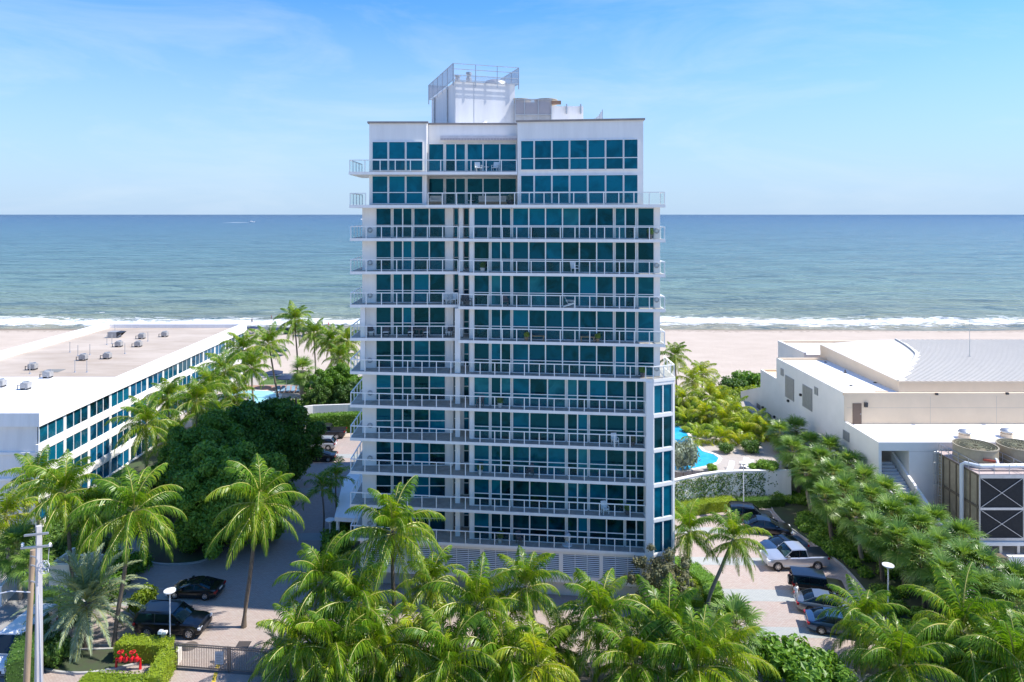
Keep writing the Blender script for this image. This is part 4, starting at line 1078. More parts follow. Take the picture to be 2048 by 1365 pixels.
# leaf clouds ---------------------------------------------------------------
def leaf_cloud(name, blobs, per_m2, size, mat, seed=0, core=.70, flat=.0, upbias=.25):
    """one mesh: diamond leaves on the skins of lumpy ellipsoids, over smaller solid cores"""
    rg = np.random.default_rng(seed); P_, Nn = [], []
    cv, cf = [], []
    ico = bmesh.new(); bmesh.ops.create_icosphere(ico, subdivisions=2, radius=1); iv = np.array([v.co[:] for v in ico.verts]); ifc = [[v.index for v in f.verts] for f in ico.faces]; ico.free()
    for (c, r) in blobs:
        c = np.array(c, float); r = np.array(r, float) if hasattr(r,'__len__') else np.array([r]*3, float)
        area = 4*math.pi*((r[0]*r[1])**1.6/3+(r[0]*r[2])**1.6/3+(r[1]*r[2])**1.6/3)**(1/1.6)
        n = int(area*per_m2)
        d = rg.normal(size=(n,3)); d /= np.linalg.norm(d,axis=1)[:,None]
        d[:,2] = np.where((d[:,2] < -.35) & (rg.random(n) < .6), -d[:,2], d[:,2])
        k = rg.uniform(.72,1.0,size=(n,1))+.30*rg.random((n,1))**3
        P_.append(c+d*r*k); nn = d/r; nn /= np.linalg.norm(nn,axis=1)[:,None]; Nn.append(nn)
        b = len(cv); cv += list(c+iv*r*core*rg.uniform(.9,1.05,size=(len(iv),1))); cf += [[i+b for i in f] for f in ifc]
    P_ = np.concatenate(P_); Nn = np.concatenate(Nn); n = len(P_)
    N2 = Nn+rg.normal(scale=.55,size=(n,3)); N2[:,2] += upbias; N2 /= np.linalg.norm(N2,axis=1)[:,None]
    a = rg.normal(size=(n,3)); t = np.cross(N2,a); t /= np.linalg.norm(t,axis=1)[:,None]; s = np.cross(N2,t)
    L = size*rg.uniform(.7,1.3,size=(n,1)); Wd = L*.55
    v = np.stack([P_-t*L*.5, P_+s*Wd*.5+N2*L*.06, P_+t*L*.5-N2*L*.1, P_-s*Wd*.5+N2*L*.06], axis=1).reshape(-1,3)
    f = np.arange(n*4).reshape(-1,4)
    if core: allv = np.concatenate([np.array(cv), v]); faces = cf+(f+len(cv)).tolist()
    else: allv = v; faces = f.tolist()
    me = bpy.data.meshes.new(name); me.from_pydata(allv.tolist(), [], faces); me.materials.append(mat); me.update()
    return me

def big_tree(px, py, Y, rx, ry, rz, label, seed, mat=DARKL, gz=0., per=40, lsz=.40, name='broadleaf_tree', nb=120, group=None):
    X_, Z_ = PX(px,Y), PZ(py,Y)
    A = thing(name, label, 'tree', (X_,Y,gz), 0, group)
    rg = random.Random(seed); blobs = []
    zc = Z_-gz
    for i in range(nb):
        u = 1-2*(i+.5)/nb; a = i*2.39996; q = math.sqrt(1-u*u)
        if u < -.75: continue
        k = rg.uniform(.55,1.06)
        blobs.append(((q*math.cos(a)*rx*k, q*math.sin(a)*ry*k, zc+u*rz*k), rg.uniform(.12,.25)*(rx+ry+rz)/3))
    blobs.append(((0,0,zc),(rx*.66,ry*.66,rz*.66)))
    me = leaf_cloud('crown', blobs, per, lsz, mat, seed); link('crown', me, None, A)
    mb = MB()
    mb.tube([(0,0,0),(.1,.05,zc*.35),(0,0,zc*.8)], [.42,.33,.2], 9)
    for i in range(5):
        a = i*1.26+seed; mb.tube([(0,0,zc*.3),(math.cos(a)*rx*.35,math.sin(a)*ry*.35,zc*.65),(math.cos(a)*rx*.6,math.sin(a)*ry*.6,zc*.95)], [.2,.13,.06], 6)
    mb.build('trunk', BARK, A, 60)
    return A

BUSH = {}
def bush_mesh(key, mat, seed, lsz=.17, per=70):
    if (key,seed) not in BUSH:
        rg = random.Random(seed); bl = [((0,0,.45),(.62,.62,.5))]
        for i in range(13):
            a = rg.uniform(0,6.28); q = rg.uniform(.25,.62); bl.append(((q*math.cos(a),q*math.sin(a),rg.uniform(.3,.75)),rg.uniform(.24,.38)))
        BUSH[(key,seed)] = leaf_cloud('foliage_'+key, bl, per, lsz, mat, seed)
    return BUSH[(key,seed)]
LM = {'bright':BUSHL,'lime':HEDGL,'mid':MIDL,'dark':DARKL,'silver':SILVL,'olive':OLIVL}
def bush(px, py, r, h, key, label, gz=0., group=None, name='shrub', seed=None, Y=None):
    """shrub whose foot is seen at (px, py)"""
    c = G(px,py,gz) if Y is None else Vector((PX(px,Y),Y,gz))
    A = thing(name, label, 'shrub', c, rp_.uniform(0,6.28), group)
    link('foliage', bush_mesh(key, LM[key], seed if seed is not None else rp_.randrange(3)), None, A, (0,0,0), None, (r,r,h))
    MB().tube([(0,0,0),(.03,.02,h*.5)], [.06,.04], 6).build('stem', BARK, A)
    return A

def hedge(pts, w, h, key, label, gz=0., per=85, lsz=.13, z0=0.):
    """clipped hedge along a plan polyline"""
    c = Vector((*pts[0],gz)); A = wthing('hedge', label, 'hedge', c)
    A['world'] = 1
    rg = np.random.default_rng(len(label)); P_, N_ = [], []; mb = MB()
    for a, b in zip(pts[:-1],pts[1:]):
        a, b = Vector(a), Vector(b); d = (b-a); L = d.length; d /= L; nn = Vector((-d.y,d.x))
        def put(n_, fu, nv):
            if n_ <= 0: return
            for _ in range(n_): P_.append(fu()); N_.append(nv)
        def pt(s,o,z): p = a+d*s+nn*o; return (p.x,p.y,gz+z)
        U = rg.uniform
        put(int(L*w*per), lambda: pt(U(0,L),U(-w/2,w/2),h+U(-.05,.06)), (0,0,1))
        for sg in (-1,1): put(int(L*h*per), lambda: pt(U(0,L),sg*(w/2+U(-.05,.05)),U(z0,h)), (nn.x*sg,nn.y*sg,.2))
        for s_, sg in ((0,-1),(L,1)): put(int(w*h*per), lambda: pt(s_+U(-.05,.05),U(-w/2,w/2),U(z0,h)), (d.x*sg,d.y*sg,.2))
        q = [a-nn*(w/2-.1), b-nn*(w/2-.1), b+nn*(w/2-.1), a+nn*(w/2-.1)]
        mb.prism(q, gz+z0, gz+h-.1)
    P_ = np.array(P_); N_ = np.array(N_, float); n = len(P_)
    N2 = N_+rg.normal(scale=.5,size=(n,3)); N2 /= np.linalg.norm(N2,axis=1)[:,None]
    a = rg.normal(size=(n,3)); t = np.cross(N2,a); t /= np.linalg.norm(t,axis=1)[:,None]; s = np.cross(N2,t); L = lsz*rg.uniform(.7,1.3,size=(n,1))
    v = np.stack([P_-t*L*.5,P_+s*L*.3,P_+t*L*.5,P_-s*L*.3],axis=1).reshape(-1,3); f = np.arange(n*4).reshape(-1,4)+len(mb.v)
    mb.v += [tuple(x) for x in v.tolist()]; mb.f += [tuple(x) for x in f.tolist()]
    mb.build('foliage', LM[key], A)
    return A

def undergrowth(label, key, spots, per=55, lsz=.2, seed=1):
    """a mass of low planting nobody could count: one object"""
    bl = []; rg = random.Random(seed)
    for (x,y,z,r) in spots: bl.append(((x,y,z+r*.35),(r,r,r*rg.uniform(.6,.9))))
    me = leaf_cloud('undergrowth', bl, per, lsz, LM[key], seed)
    return tag(link('undergrowth', me), label, 'undergrowth', None, 'stuff')

# ------------------------------------------------------------------ walls, pools and decks
DECK = paver('deck_pavers', (.40,.35,.31), (.46,.41,.37), (.38,.35,.32), 1.4)
POOLW, n, l, g, sp, b = pos_mat('pool_water')
t_ = nnoise(n, l, g.outputs['Position'], 2.2, 3, .5)
l.new(nramp(n, l, nnoise(n, l, g.outputs['Position'], .5, 3), [(.3,(.012,.33,.58)),(.7,(.05,.47,.68))]), b.inputs['Base Color']); b.inputs['Roughness'].default_value = .08
nbump(n, l, t_, .25, .06, b)
POOLL = M('pale_pool_water', (.26,.58,.62), .1, col2=(.36,.66,.68), vs_=.8)
RZ = 3.3
struct('pool_deck', MB().prism([(15.4,81),(22,82),(26.5,81.4),(34,81.4),(40.5,86),(40.8,112),(15.4,112)], 0, RZ), DECK)
pl = [G(*p, RZ) for p in ((1330,846),(1356,850),(1374,864),(1388,884),(1408,903),(1430,909),(1441,917),(1436,926),(1418,933),(1392,938),(1362,944),(1330,940))]
struct('pool_water', MB().add([(p.x,p.y,RZ+.012) for p in pl], [tuple(range(len(pl)))][::-1]), POOLW)
mb = MB()
for a, b_ in zip(pl, pl[1:]+pl[:1]): mb.bar((a.x,a.y,RZ+.03),(b_.x,b_.y,RZ+.03),.42,.07)
struct('pool_coping', mb, M('pool_coping_stone', (.66,.63,.58), .8))
# retaining wall with ivy at the end of the right car park
RW = wthing('retaining_wall', 'curved white retaining wall hung with ivy at the end of the right car park', 'wall', (27,80,0))
wp = [(15.6,76.2),(18.4,77.3),(21,78.6),(23.5,79.8),(26,80.6),(29,80.9),(34.5,81.0)]
for a, b_ in zip(wp[:-1],wp[1:]):
    MB().bar((*a,1.8),(*b_,1.8),.3,3.6).build('wall_panel', WHITE, RW); MB().bar((*a,3.64),(*b_,3.64),.4,.1).build('coping', WHITE2, RW)
rg = np.random.default_rng(4); P_, N_ = [], []
for a, b_ in zip(wp[:-1],wp[1:]):
    a, b_ = Vector(a), Vector(b_); d = b_-a; nn = Vector((d.y,-d.x)).normalized(); 
    for _ in range(int(d.length*3.2*100)):
        f_, z = rg.random(), rg.uniform(.1,3.45); p = a+d*f_+nn*(.19+.12*rg.random())
        if p.x > 33: continue
        q = math.sin(p.x*2.1)*.5+math.sin(p.x*5.3+z*3)*.3+math.sin(z*2.7+p.x)*.3
        dens = .9 if p.x < 26 else (.62 if p.x < 31.3 else .06)
        if q > .2 and z < 2.4: dens *= .45
        if rg.random() < dens: P_.append((p.x,p.y,z)); N_.append((nn.x,nn.y,.3))
P_ = np.array(P_); N_ = np.array(N_); nV = len(P_)
N2 = N_+rg.normal(scale=.45,size=(nV,3)); N2 /= np.linalg.norm(N2,axis=1)[:,None]
a = rg.normal(size=(nV,3)); t = np.cross(N2,a); t /= np.linalg.norm(t,axis=1)[:,None]; s = np.cross(N2,t); L = .17*rg.uniform(.7,1.3,size=(nV,1))
v = np.stack([P_-t*L*.5,P_+s*L*.4,P_+t*L*.5,P_-s*L*.4],axis=1).reshape(-1,3)
me = bpy.data.meshes.new('ivy'); me.from_pydata(v.tolist(), [], np.arange(nV*4).reshape(-1,4).tolist()); me.materials.append(MIDL)
tag(link('ivy', me), 'dark green ivy climbing over the white retaining wall', 'ivy', None, 'stuff')

# left: curved garden wall, raised hotel pool deck
LZ = 2.3
struct('pool_deck', MB().prism([(-50.2,100),(-36,106.5),(-13,109),(-13,136),(-50.2,136)], 0, LZ), DECK)
struct('lawn', MB().add([(-45,127,LZ+.01),(-31,127,LZ+.01),(-31,134,LZ+.01),(-45,134,LZ+.01)], [(0,1,2,3)]), LAWN)
struct('wooden_deck', MB().add([(-47,121.2,LZ+.012),(-30,121.2,LZ+.012),(-30,126.5,LZ+.012),(-47,126.5,LZ+.012)], [(0,1,2,3)]), M('red_brick_deck', (.34,.19,.13), .8, var=.2, vs_=1.5))
pl = [G(*p, LZ) for p in ((440,790),(465,783),(505,781),(545,783),(562,790),(556,806),(540,822),(505,836),(465,832),(440,812))]
struct('pool_water', MB().add([(p.x,p.y,LZ+.02) for p in pl], [tuple(range(len(pl)))]), POOLL)
mb = MB()
for a, b_ in zip(pl, pl[1:]+pl[:1]): mb.bar((a.x,a.y,LZ+.035),(b_.x,b_.y,LZ+.035),.45,.07)
struct('pool_coping', mb, MT['pool_coping_stone'])
GW = wthing('garden_wall', 'smooth white garden wall behind the clipped hedge left of the tower', 'wall', (-22,108,0))
wp = [(-36.5,103.5),(-33,106),(-29.5,107.6),(-24,108.3),(-13,108.6)]
for a, b_ in zip(wp[:-1],wp[1:]): MB().bar((*a,1.95),(*b_,1.95),.3,3.9).build('wall_panel', WHITE, GW)

# ------------------------------------------------------------------ vehicles
GLASSC = GLASSPANE('car_glass', (.012,.016,.020), (.006,.008,.010), .6)
RIM = M('alloy_rim', (.55,.56,.57), .3, .8); TAILL = M('tail_lamp', (.30,.012,.012), .25); HEADL = M('head_lamp', (.70,.72,.74), .15)
PLATE = M('plate', (.7,.7,.68), .5); ORANGE = M('amber_lens', (.7,.25,.03), .3)
TY = {}
def wheel_mesh(r, w):
    k = (round(r,2), round(w,2))
    if k not in TY:
        n = 22; prof = [(r*.62,-w/2),(r*.93,-w/2),(r,-w*.32),(r,w*.32),(r*.93,w/2),(r*.62,w/2)]
        vs, fs = [], []
        for (q, y) in prof:
            for i in range(n): a = 2*math.pi*i/n; vs.append((q*math.cos(a), y, q*math.sin(a)))
        for j in range(5):
            for i in range(n): i2 = (i+1)%n; fs.append((j*n+i, j*n+i2, (j+1)*n+i2, (j+1)*n+i))
        t = MB().add(vs, fs).mesh('tyre'); t.materials.append(BLACK); t.shade_smooth(); t.set_sharp_from_angle(angle=R(40))
        m_ = MB()
        for y in (-w*.38, w*.38):
            sgn = -1 if y < 0 else 1
            for i in range(7):
                a = 2*math.pi*i/7
                c0, c1 = Vector((math.cos(a-.13)*r*.12, y, math.sin(a-.13)*r*.12)), Vector((math.cos(a)*r*.6, y+.01*sgn, math.sin(a)*r*.6))
                m_.bar((0,y+.02*sgn,0), c1, r*.19, .03, (0,1,0))
            ring = [(math.cos(2*math.pi*i/18)*r*.6, y, math.sin(2*math.pi*i/18)*r*.6) for i in range(19)]; m_.tube(ring, .028, 5, False)
        rm = m_.mesh('rim'); rm.materials.append(RIM)
        TY[k] = (t, rm)
    return TY[k]
def loft(sections):
    n = len(sections[0]); vs, fs = [], []
    for s in sections: vs += s
    for j in range(len(sections)-1):
        for i in range(n): i2 = (i+1)%n; fs.append((j*n+i, j*n+i2, (j+1)*n+i2, (j+1)*n+i))
    fs.append(tuple(range(n-1,-1,-1))); fs.append(tuple((len(sections)-1)*n+i for i in range(n)))
    return MB().add(vs, fs)
CARS = {  # top of the body along the car (u from tail -.5 to nose .5), greenhouse (rear foot, rear top, front top, front foot), wheels
 'sedan': dict(L=4.9, W=1.9, H=1.45, belt=.92, top=[(-.5,.72),(-.48,.96),(-.36,1.0),(-.1,.96),(.2,.94),(.32,.90),(.44,.78),(.49,.62),(.5,.5)], gh=(-.40,-.20,.05,.24), wr=.35, wx=(-.29,.31), zb=.22),
 'suv': dict(L=5.3, W=2.05, H=1.85, belt=1.14, top=[(-.5,.75),(-.49,1.12),(-.3,1.16),(.1,1.14),(.2,1.14),(.36,1.10),(.46,1.0),(.49,.85),(.5,.6)], gh=(-.49,-.43,.06,.22), wr=.43, wx=(-.28,.33), zb=.3),
 'cross': dict(L=4.7, W=1.92, H=1.66, belt=1.02, top=[(-.5,.7),(-.49,1.0),(-.3,1.06),(.1,1.02),(.22,1.02),(.36,.96),(.46,.85),(.49,.7),(.5,.5)], gh=(-.48,-.36,.04,.24), wr=.38, wx=(-.29,.32), zb=.26),
 'sport': dict(L=4.6, W=1.98, H=1.26, belt=.84, top=[(-.5,.70),(-.48,.92),(-.33,.94),(-.1,.88),(.18,.84),(.32,.78),(.44,.64),(.49,.48),(.5,.4)], gh=(-.40,-.13,.02,.24), wr=.36, wx=(-.29,.31), zb=.17),
 'pickup': dict(L=6.0, W=2.08, H=1.95, belt=1.24, top=[(-.5,.8),(-.495,1.28),(-.2,1.28),(-.1,1.24),(.18,1.24),(.25,1.2),(.40,1.17),(.475,1.08),(.495,.9),(.5,.6)], gh=(-.155,-.125,.09,.215), wr=.43, wx=(-.30,.34), zb=.38),
 'jeep': dict(L=4.7, W=1.9, H=1.87, belt=1.18, top=[(-.46,.8),(-.455,1.16),(-.2,1.18),(.15,1.18),(.22,1.14),(.40,1.10),(.465,1.05),(.475,.9),(.48,.6)], gh=(-.455,-.445,.12,.17), wr=.43, wx=(-.27,.33), zb=.42),
 'van': dict(L=5.6, W=2.05, H=2.45, belt=1.35, top=[(-.5,.8),(-.495,1.36),(-.2,1.36),(.2,1.34),(.28,1.3),(.40,1.12),(.47,.95),(.495,.75),(.5,.5)], gh=(-.495,-.485,.20,.34), wr=.36, wx=(-.30,.34), zb=.28)}
def interp(tab, u):
    for (a, za), (b_, zb_) in zip(tab[:-1], tab[1:]):
        if u <= b_: return za+(zb_-za)*(u-a)/(b_-a) if b_ > a else zb_
    return tab[-1][1]
def car(kind, px, py, heading, col, label, name='parked_car', cat='car', metallic=.3, sc=1., loc=None, cover=False, group='parked vehicles'):
    """heading = compass of the nose in plan, 0 = +X; (px, py) = middle of the footprint on the ground"""
    K = CARS[kind]; L, W_, Hh = K['L']*sc, K['W']*sc, K['H']*sc
    c = loc if loc is not None else G(px, py)
    A = thing(name, label, cat, c, R(heading), group)
    pm = M('paint_%s' % '_'.join(str(int(x*1000)) for x in col), col, .28, metallic, coat=.8)
    tab = [(u*L, z*sc) for u, z in K['top']]; zb_ = K['zb']*sc
    us = sorted(set([t[0] for t in tab]+[tab[0][0]+(tab[-1][0]-tab[0][0])*i/22 for i in range(23)]))
    sec = []
    for u in us:
        zt = interp(tab, u); e = abs(u)/(L/2); w = W_/2*(1-.13*max(0,(e-.75)/.25)**2); zl = zb_+(.10*sc*max(0,(e-.85)/.15))
        zm = zl+(zt-zl)*.55; bt = .90 if kind not in ('jeep','van') else .97
        h = [(-w*.94,zl),(-w,zl+.10*sc),(-w*1.0,zm),(-w*.975,zt-.10*sc),(-w*bt,zt-.015),(-w*.5,zt+.02*sc)]
        sec.append([(u,y,z) for y,z in h]+[(u,-y,z) for y,z in reversed(h)])
    o = loft(sec).build('body', pm, A, 35)
    r0, r1, f1, f0 = [q*L for q in K['gh']]; bz = K['belt']*sc-.04; tw = .74 if kind not in ('jeep','van','suv','pickup') else .84
    if kind == 'van': tw = .9
    def gsec(u, zt, tw_): 
        wb_ = W_/2*.90; wt = W_/2*tw_
        f_ = (zt-bz)/(Hh-bz); ww = wb_+(wt-wb_)*f_
        return [(u,-wb_,bz),(u,-ww,zt-.03),(u,-ww*.93,zt),(u,ww*.93,zt),(u,ww,zt-.03),(u,wb_,bz)]
    zs = [(r0,bz+.06),(r0+(r1-r0)*.5,bz+(Hh-bz)*.62),(r1,Hh-.05),(r1+(f1-r1)*.45,Hh-.015),(f1,Hh-.06),(f1+(f0-f1)*.5,bz+(Hh-bz)*.52),(f0,bz+.06)]
    gm = pm if kind == 'van' else GLASSC
    loft([gsec(u,z,tw) for u,z in zs]).build('cabin_glass', gm, A, 50)
    # roof skin and pillars over the glass
    wt = W_/2*tw
    rs_ = []
    for u, z in ((r1-.05*L*.2,Hh-.055),(r1+(f1-r1)*.45,Hh+.004),(f1+.01*L,Hh-.055)):
        rs_.append([(u,-wt-.012,z-.06),(u,-wt*.95,z+.025),(u,0,z+.045),(u,wt*.95,z+.025),(u,wt+.012,z-.06),(u,0,z-.03)])
    loft(rs_).build('roof', M('roof_black', (.012,.012,.014), .25, coat=.5) if kind == 'sport' else pm, A, 40)
    for sg in (-1,1):
        wb_ = W_/2*.90
        for (ua, ub, wd) in ((f0,f1,.07),(r0,r1,.10)):
            MB().bar((ua,sg*(wb_+.005),bz+.05),(ub,sg*(wt+.008),Hh-.06),wd*sc,.035,(0,1,0)).build('pillar', pm, A)
        um = r1+(f1-r1)*.5
        MB().bar((um,sg*(wb_+.005),bz+.05),(um,sg*(wt+.008),Hh-.06),.06*sc,.03,(0,1,0)).build('pillar', pm if kind in ('jeep','van') else DARKST, A)
        MB().box(f0-.30*sc-.1,f0-.30*sc+.06,sg*(W_/2+.03)-.11,sg*(W_/2+.03)+.11,bz+.05,bz+.22).build('mirror', pm, A)
        y = sg*W_/2*.80
        MB().box(L*.455-.0,L*.492,min(y-.22,y+.22) if 0 else y-.24,y+.24,interp(tab,L*.48)-.17,interp(tab,L*.48)-.02).build('headlight', HEADL, A)
        xr = tab[0][0]; MB().box(xr-.015,xr+.16,y-.20,y+.24*1.0 if sg < 0 else y+.20,K['belt']*sc-.24,K['belt']*sc-.06).build('tail_light', TAILL, A)
        t, rm = wheel_mesh(K['wr']*sc, .24*sc)
        for fx in K['wx']:
            wx = fx*L
            ring = [(wx+math.cos(2*math.pi*i/20)*K['wr']*sc*1.13, sg*(W_/2+.004), K['wr']*sc+math.sin(2*math.pi*i/20)*K['wr']*sc*1.13) for i in range(20)]
            q = [(a_,b2-sg*.05,max(c_,.1)) for a_,b2,c_ in ring]
            MB().add([(a_,b2,max(c_,.1)) for a_,b2,c_ in ring]+q, [tuple(range(20)) if sg < 0 else tuple(range(19,-1,-1))]+[(i,(i+1)%20,20+(i+1)%20,20+i) for i in range(20)]).build('wheel_arch', BLACK, A)
            wh = link('wheel', t, None, A, (wx, sg*(W_/2-.085*sc), K['wr']*sc)); link('rim', rm, None, wh)
    MB().box(L*.47,L*.503,-W_*.30,W_*.30,zb_+.16,interp(tab,L*.49)-.12).build('grille', DARKST if kind != 'pickup' else RIM, A)
    MB().box(tab[0][0]-.03,tab[0][0]+.02,-.26,.26,.62*sc,.75*sc).build('number_plate', PLATE, A)
    if kind == 'pickup':
        MB().box(-L*.49,-L*.165,-W_*.44,W_*.44,1.27*sc,1.325*sc).build('bed_cover', M('black_cover', (.012,.012,.013), .5), A)
        for sg in (-1,1): MB().box(-L*.17,L*.24,sg*W_*.5-.07,sg*W_*.5+.07,.40,.46).build('side_step', RIM, A)
    if kind == 'jeep':
        sp_ = link('spare_wheel', wheel_mesh(K['wr'],.24)[0], None, A, (tab[0][0]-.14,0,1.0), (0,0,R(90))); link('rim', wheel_mesh(K['wr'],.24)[1], None, sp_)
        for sg in (-1,1):
            for fx in K['wx']: MB().box(fx*L-.52,fx*L+.52,sg*W_*.5-.02,sg*W_*.5+.14*sg+.02*(1-sg)*0,.84,.90).build('fender', BLACK, A) if sg > 0 else MB().box(fx*L-.52,fx*L+.52,-W_*.5-.14,-W_*.5+.02,.84,.90).build('fender', BLACK, A)
    if kind in ('suv','cross'):
        for sg in (-1,1): MB().bar((r1+.1,sg*wt*.9,Hh+.05),(f1-.15,sg*wt*.9,Hh+.05),.04,.04).build('roof_rail', DARKST, A)
    if kind == 'van':
        fx = f1+(f0-f1)*.5
        for sg in (-1,1): MB().box(f1*.55,f1+.35,sg*(W_*.452)-.03,sg*(W_*.452)+.03,bz+.1,bz+.62).build('side_window', GLASSC, A)
        a0, a1 = (f1+.03,Hh-.12), (f0+.01,bz+.12)
        MB().add([(a0[0]+.04,-wt*.86,a0[1]),(a0[0]+.04,wt*.86,a0[1]),(a1[0]+.06,wt*.98,a1[1]),(a1[0]+.06,-wt*.98,a1[1])],[(0,1,2,3)]).build('windscreen', GLASSC, A)
    return A
BLK = (.010,.010,.012)
car('suv', 347, 1262, -3, BLK, 'large black SUV parked nose right behind the driveway gate', cat='SUV', sc=1.06)
car('sport', 392, 1188, 176, (.012,.012,.013), 'black fastback sedan parked in the deep shade above the large SUV')
car('pickup', 652, 875, 183, (.035,.038,.045), 'grey pickup truck with bed cover at the far end of the left drive', 'pickup_truck', 'pickup truck')
car('cross', 640, 897, 182, (.42,.43,.45), 'silver crossover half hidden by the dark tree, beside the far pickup')
car('sport', 640, 920, 182, BLK, 'black car peeping out from under the dark tree, nearest of the far three')
car('suv', 1500, 1041, -12, BLK, 'black SUV backed against the yellow hedge in the right car park, furthest away', cat='SUV', sc=.90)
car('sedan', 1534, 1064, -14, (.011,.012,.015), 'black sedan parked between the far SUV and the sports coupe')
car('sport', 1566, 1101, 190, (.035,.07,.14), 'dark blue sports coupe hidden behind the silver pickup')
car('pickup', 1588, 1131, 182, (.50,.51,.53), 'silver crew cab pickup truck with black bed cover in the right car park', 'pickup_truck', 'pickup truck', .55)
car('jeep', 1634, 1188, -14, BLK, 'boxy black off-road car with a spare wheel on its tail', cat='car')
car('sedan', 1652, 1222, -15, (.20,.22,.235), 'grey sedan parked between the boxy off-road car and the dark blue sedan', metallic=.6)
car('sedan', 1676, 1262, -15, (.04,.085,.16), 'dark blue sedan half hidden by a palm, nearest to the street', metallic=.6)
car('van', 0, 0, -92, (.75,.76,.78), 'white delivery van at the left photo edge facing the street', 'delivery_van', 'van', .0, 1., Vector((-36.9,52.6,0)))

# ------------------------------------------------------------------ street furniture
WLAMP = M('lamp_white', (.72,.73,.74), .4)
def lamp(px, py_top, py_base, label, gz=0., Y=None, flat=True):
    c = G(px, py_base, gz) if Y is None else Vector((PX(px,Y),Y,gz)); h = PZ(py_top, c.y)-gz
    A = thing('street_lamp', label, 'lamp post', c, 0, 'disc lamp posts')
    MB().tube([(0,0,0),(0,0,.3),(0,0,.31),(0,0,h-.25)], [.11,.11,.06,.05], 10).build('pole', WLAMP, A)
    MB().lathe([(.06,-.32),(.10,-.28),(.36,-.05),(.46,-.02),(.46,.05),(.30,.09),(.02,.11)], 22, (0,0,h)).build('lamp_head', WLAMP, A, 40)
lamp(340, 1182, 1292, 'white disc-topped lamp post beside the driveway gate')
lamp(1487, 926, 1030, 'white disc-topped lamp post in front of the ivy wall')
lamp(1776, 1131, 1235, 'white disc-topped lamp post among the fan palms')
lamp(660, 1040, 1110, 'white disc-topped lamp post beside the two slim palms on the left drive')
lamp(1318, 1112, 1172, 'white disc-topped lamp post at the chamfered corner of the tower')
# sliding gate
p, q = G(350,1336), G(572,1353)
A = wthing('driveway_gate', 'dark metal bar gate across the left driveway with a grey sign', 'gate', p)
GATEM = M('bronze_gate', (.24,.20,.175), .5, .5)
d = (q-p); Lg = d.length; d /= Lg; zt = 1.85
mb = MB()
for z in (.16, zt-.16, zt): mb.bar(p+Vector((0,0,z)), q+Vector((0,0,z)), .06, .07)
mb.build('gate_frame', GATEM, A)
for f_ in (0,.48,.5,1): r_ = p+d*(Lg*f_); MB().box(r_.x-.05,r_.x+.05,r_.y-.05,r_.y+.05,.05,zt+.05).build('gate_post', GATEM, A)
for i in range(64):
    r_ = p+d*(Lg*(i+.5)/64); MB().box(r_.x-.014,r_.x+.014,r_.y-.014,r_.y+.014,.16,zt).build('bar', GATEM, A)
r_ = p+d*(Lg*.405); MB().box(r_.x-.32,r_.x+.32,r_.y-.05,r_.y-.02,.55,1.5).build('sign_plate', M('sign_grey', (.38,.42,.46), .6, var=.1, vs_=8), A)
mb = MB()
for i in range(6): mb.box(r_.x-.24,r_.x+.24-.12*(i%2),r_.y-.056,r_.y-.051,.7+i*.12,.73+i*.12)
mb.build('sign_lettering', M('sign_text', (.14,.16,.19), .7), A)
struct('gate_track', MB().bar(p+d*-1.5+Vector((0,0,.012)), q+d*2+Vector((0,0,.012)), .3, .02), M('steel_track', (.16,.15,.15), .6, .3))
c = G(351,1325)
A = wthing('gate_motor', 'small pale gate motor box with a grille beside the gate post', 'box', c)
MB().box(c.x-.35,c.x+.35,c.y-.3,c.y+.3,0,1.0).build('casing', PALE, A); MB().box(c.x-.2,c.x+.2,c.y-.33,c.y-.301,.3,.8).build('grille', DARKST, A)
c = G(327,1310)
A = wthing('camera_post', 'short grey post with white security cameras beside the lamp post', 'post', c)
MB().box(c.x-.12,c.x+.12,c.y-.12,c.y+.12,0,1.7).build('post', STEEL, A)
MB().box(c.x-.32,c.x-.02,c.y-.25,c.y+.1,1.72,1.92).build('camera', WHITE2, A); MB().box(c.x+.04,c.x+.32,c.y-.22,c.y+.05,1.72,1.88).build('camera', WHITE2, A)
c = G(488,1290); 
A = wthing('drain_grate', 'dark slotted drain grate in the left driveway', 'drain', c)
MB().box(c.x-.55,c.x+.45,c.y-.45,c.y+.45,.004,.02).build('frame', DARKST, A)
for i in range(8): MB().box(c.x-.5,c.x+.4,c.y-.4+i*.105,c.y-.35+i*.105,.02,.035).build('slat', GATEM, A)
c = G(379,1293); o = MB().lathe([(.62,.004),(.62,.016),(.55,.018)], 22, c).build('manhole_cover', GATEM); tag(o, 'round dark manhole cover just behind the driveway gate', 'manhole cover')
# red fire valves between the hedges
c = G(258,1338)
A = wthing('fire_valves', 'red fire sprinkler valve assembly with handwheels between clipped hedges', 'valve', c)
RED = M('fire_red', (.55,.012,.02), .35)
mb = MB()
mb.tube([(c.x-.95,c.y,.0),(c.x-.95,c.y,.7),(c.x+.85,c.y,.7),(c.x+.85,c.y,0)], .11, 12); mb.build('pipe', RED, A, 40)
for dx in (-.6,-.2,.25,.6):
    v_ = MB().lathe([(.04,-.2),(.16,-.15),(.2,0),(.16,.15),(.07,.2),(.05,.4)], 14, (c.x+dx,c.y-.05,.75)).build('valve', RED, A, 40)
for dx in (-.6,.3):
    ring = [(c.x+dx+0.2*math.cos(2*math.pi*i/16),c.y-.05+0.2*math.sin(2*math.pi*i/16),1.3) for i in range(17)]
    m_ = MB().tube(ring,.04,6,False); m_.bar((c.x+dx-.2,c.y-.05,1.3),(c.x+dx+.2,c.y-.05,1.3),.05,.04); m_.tube([(c.x+dx,c.y-.05,1.2),(c.x+dx,c.y-.05,1.33)],.035,6); m_.build('handwheel', RED, A, 40)
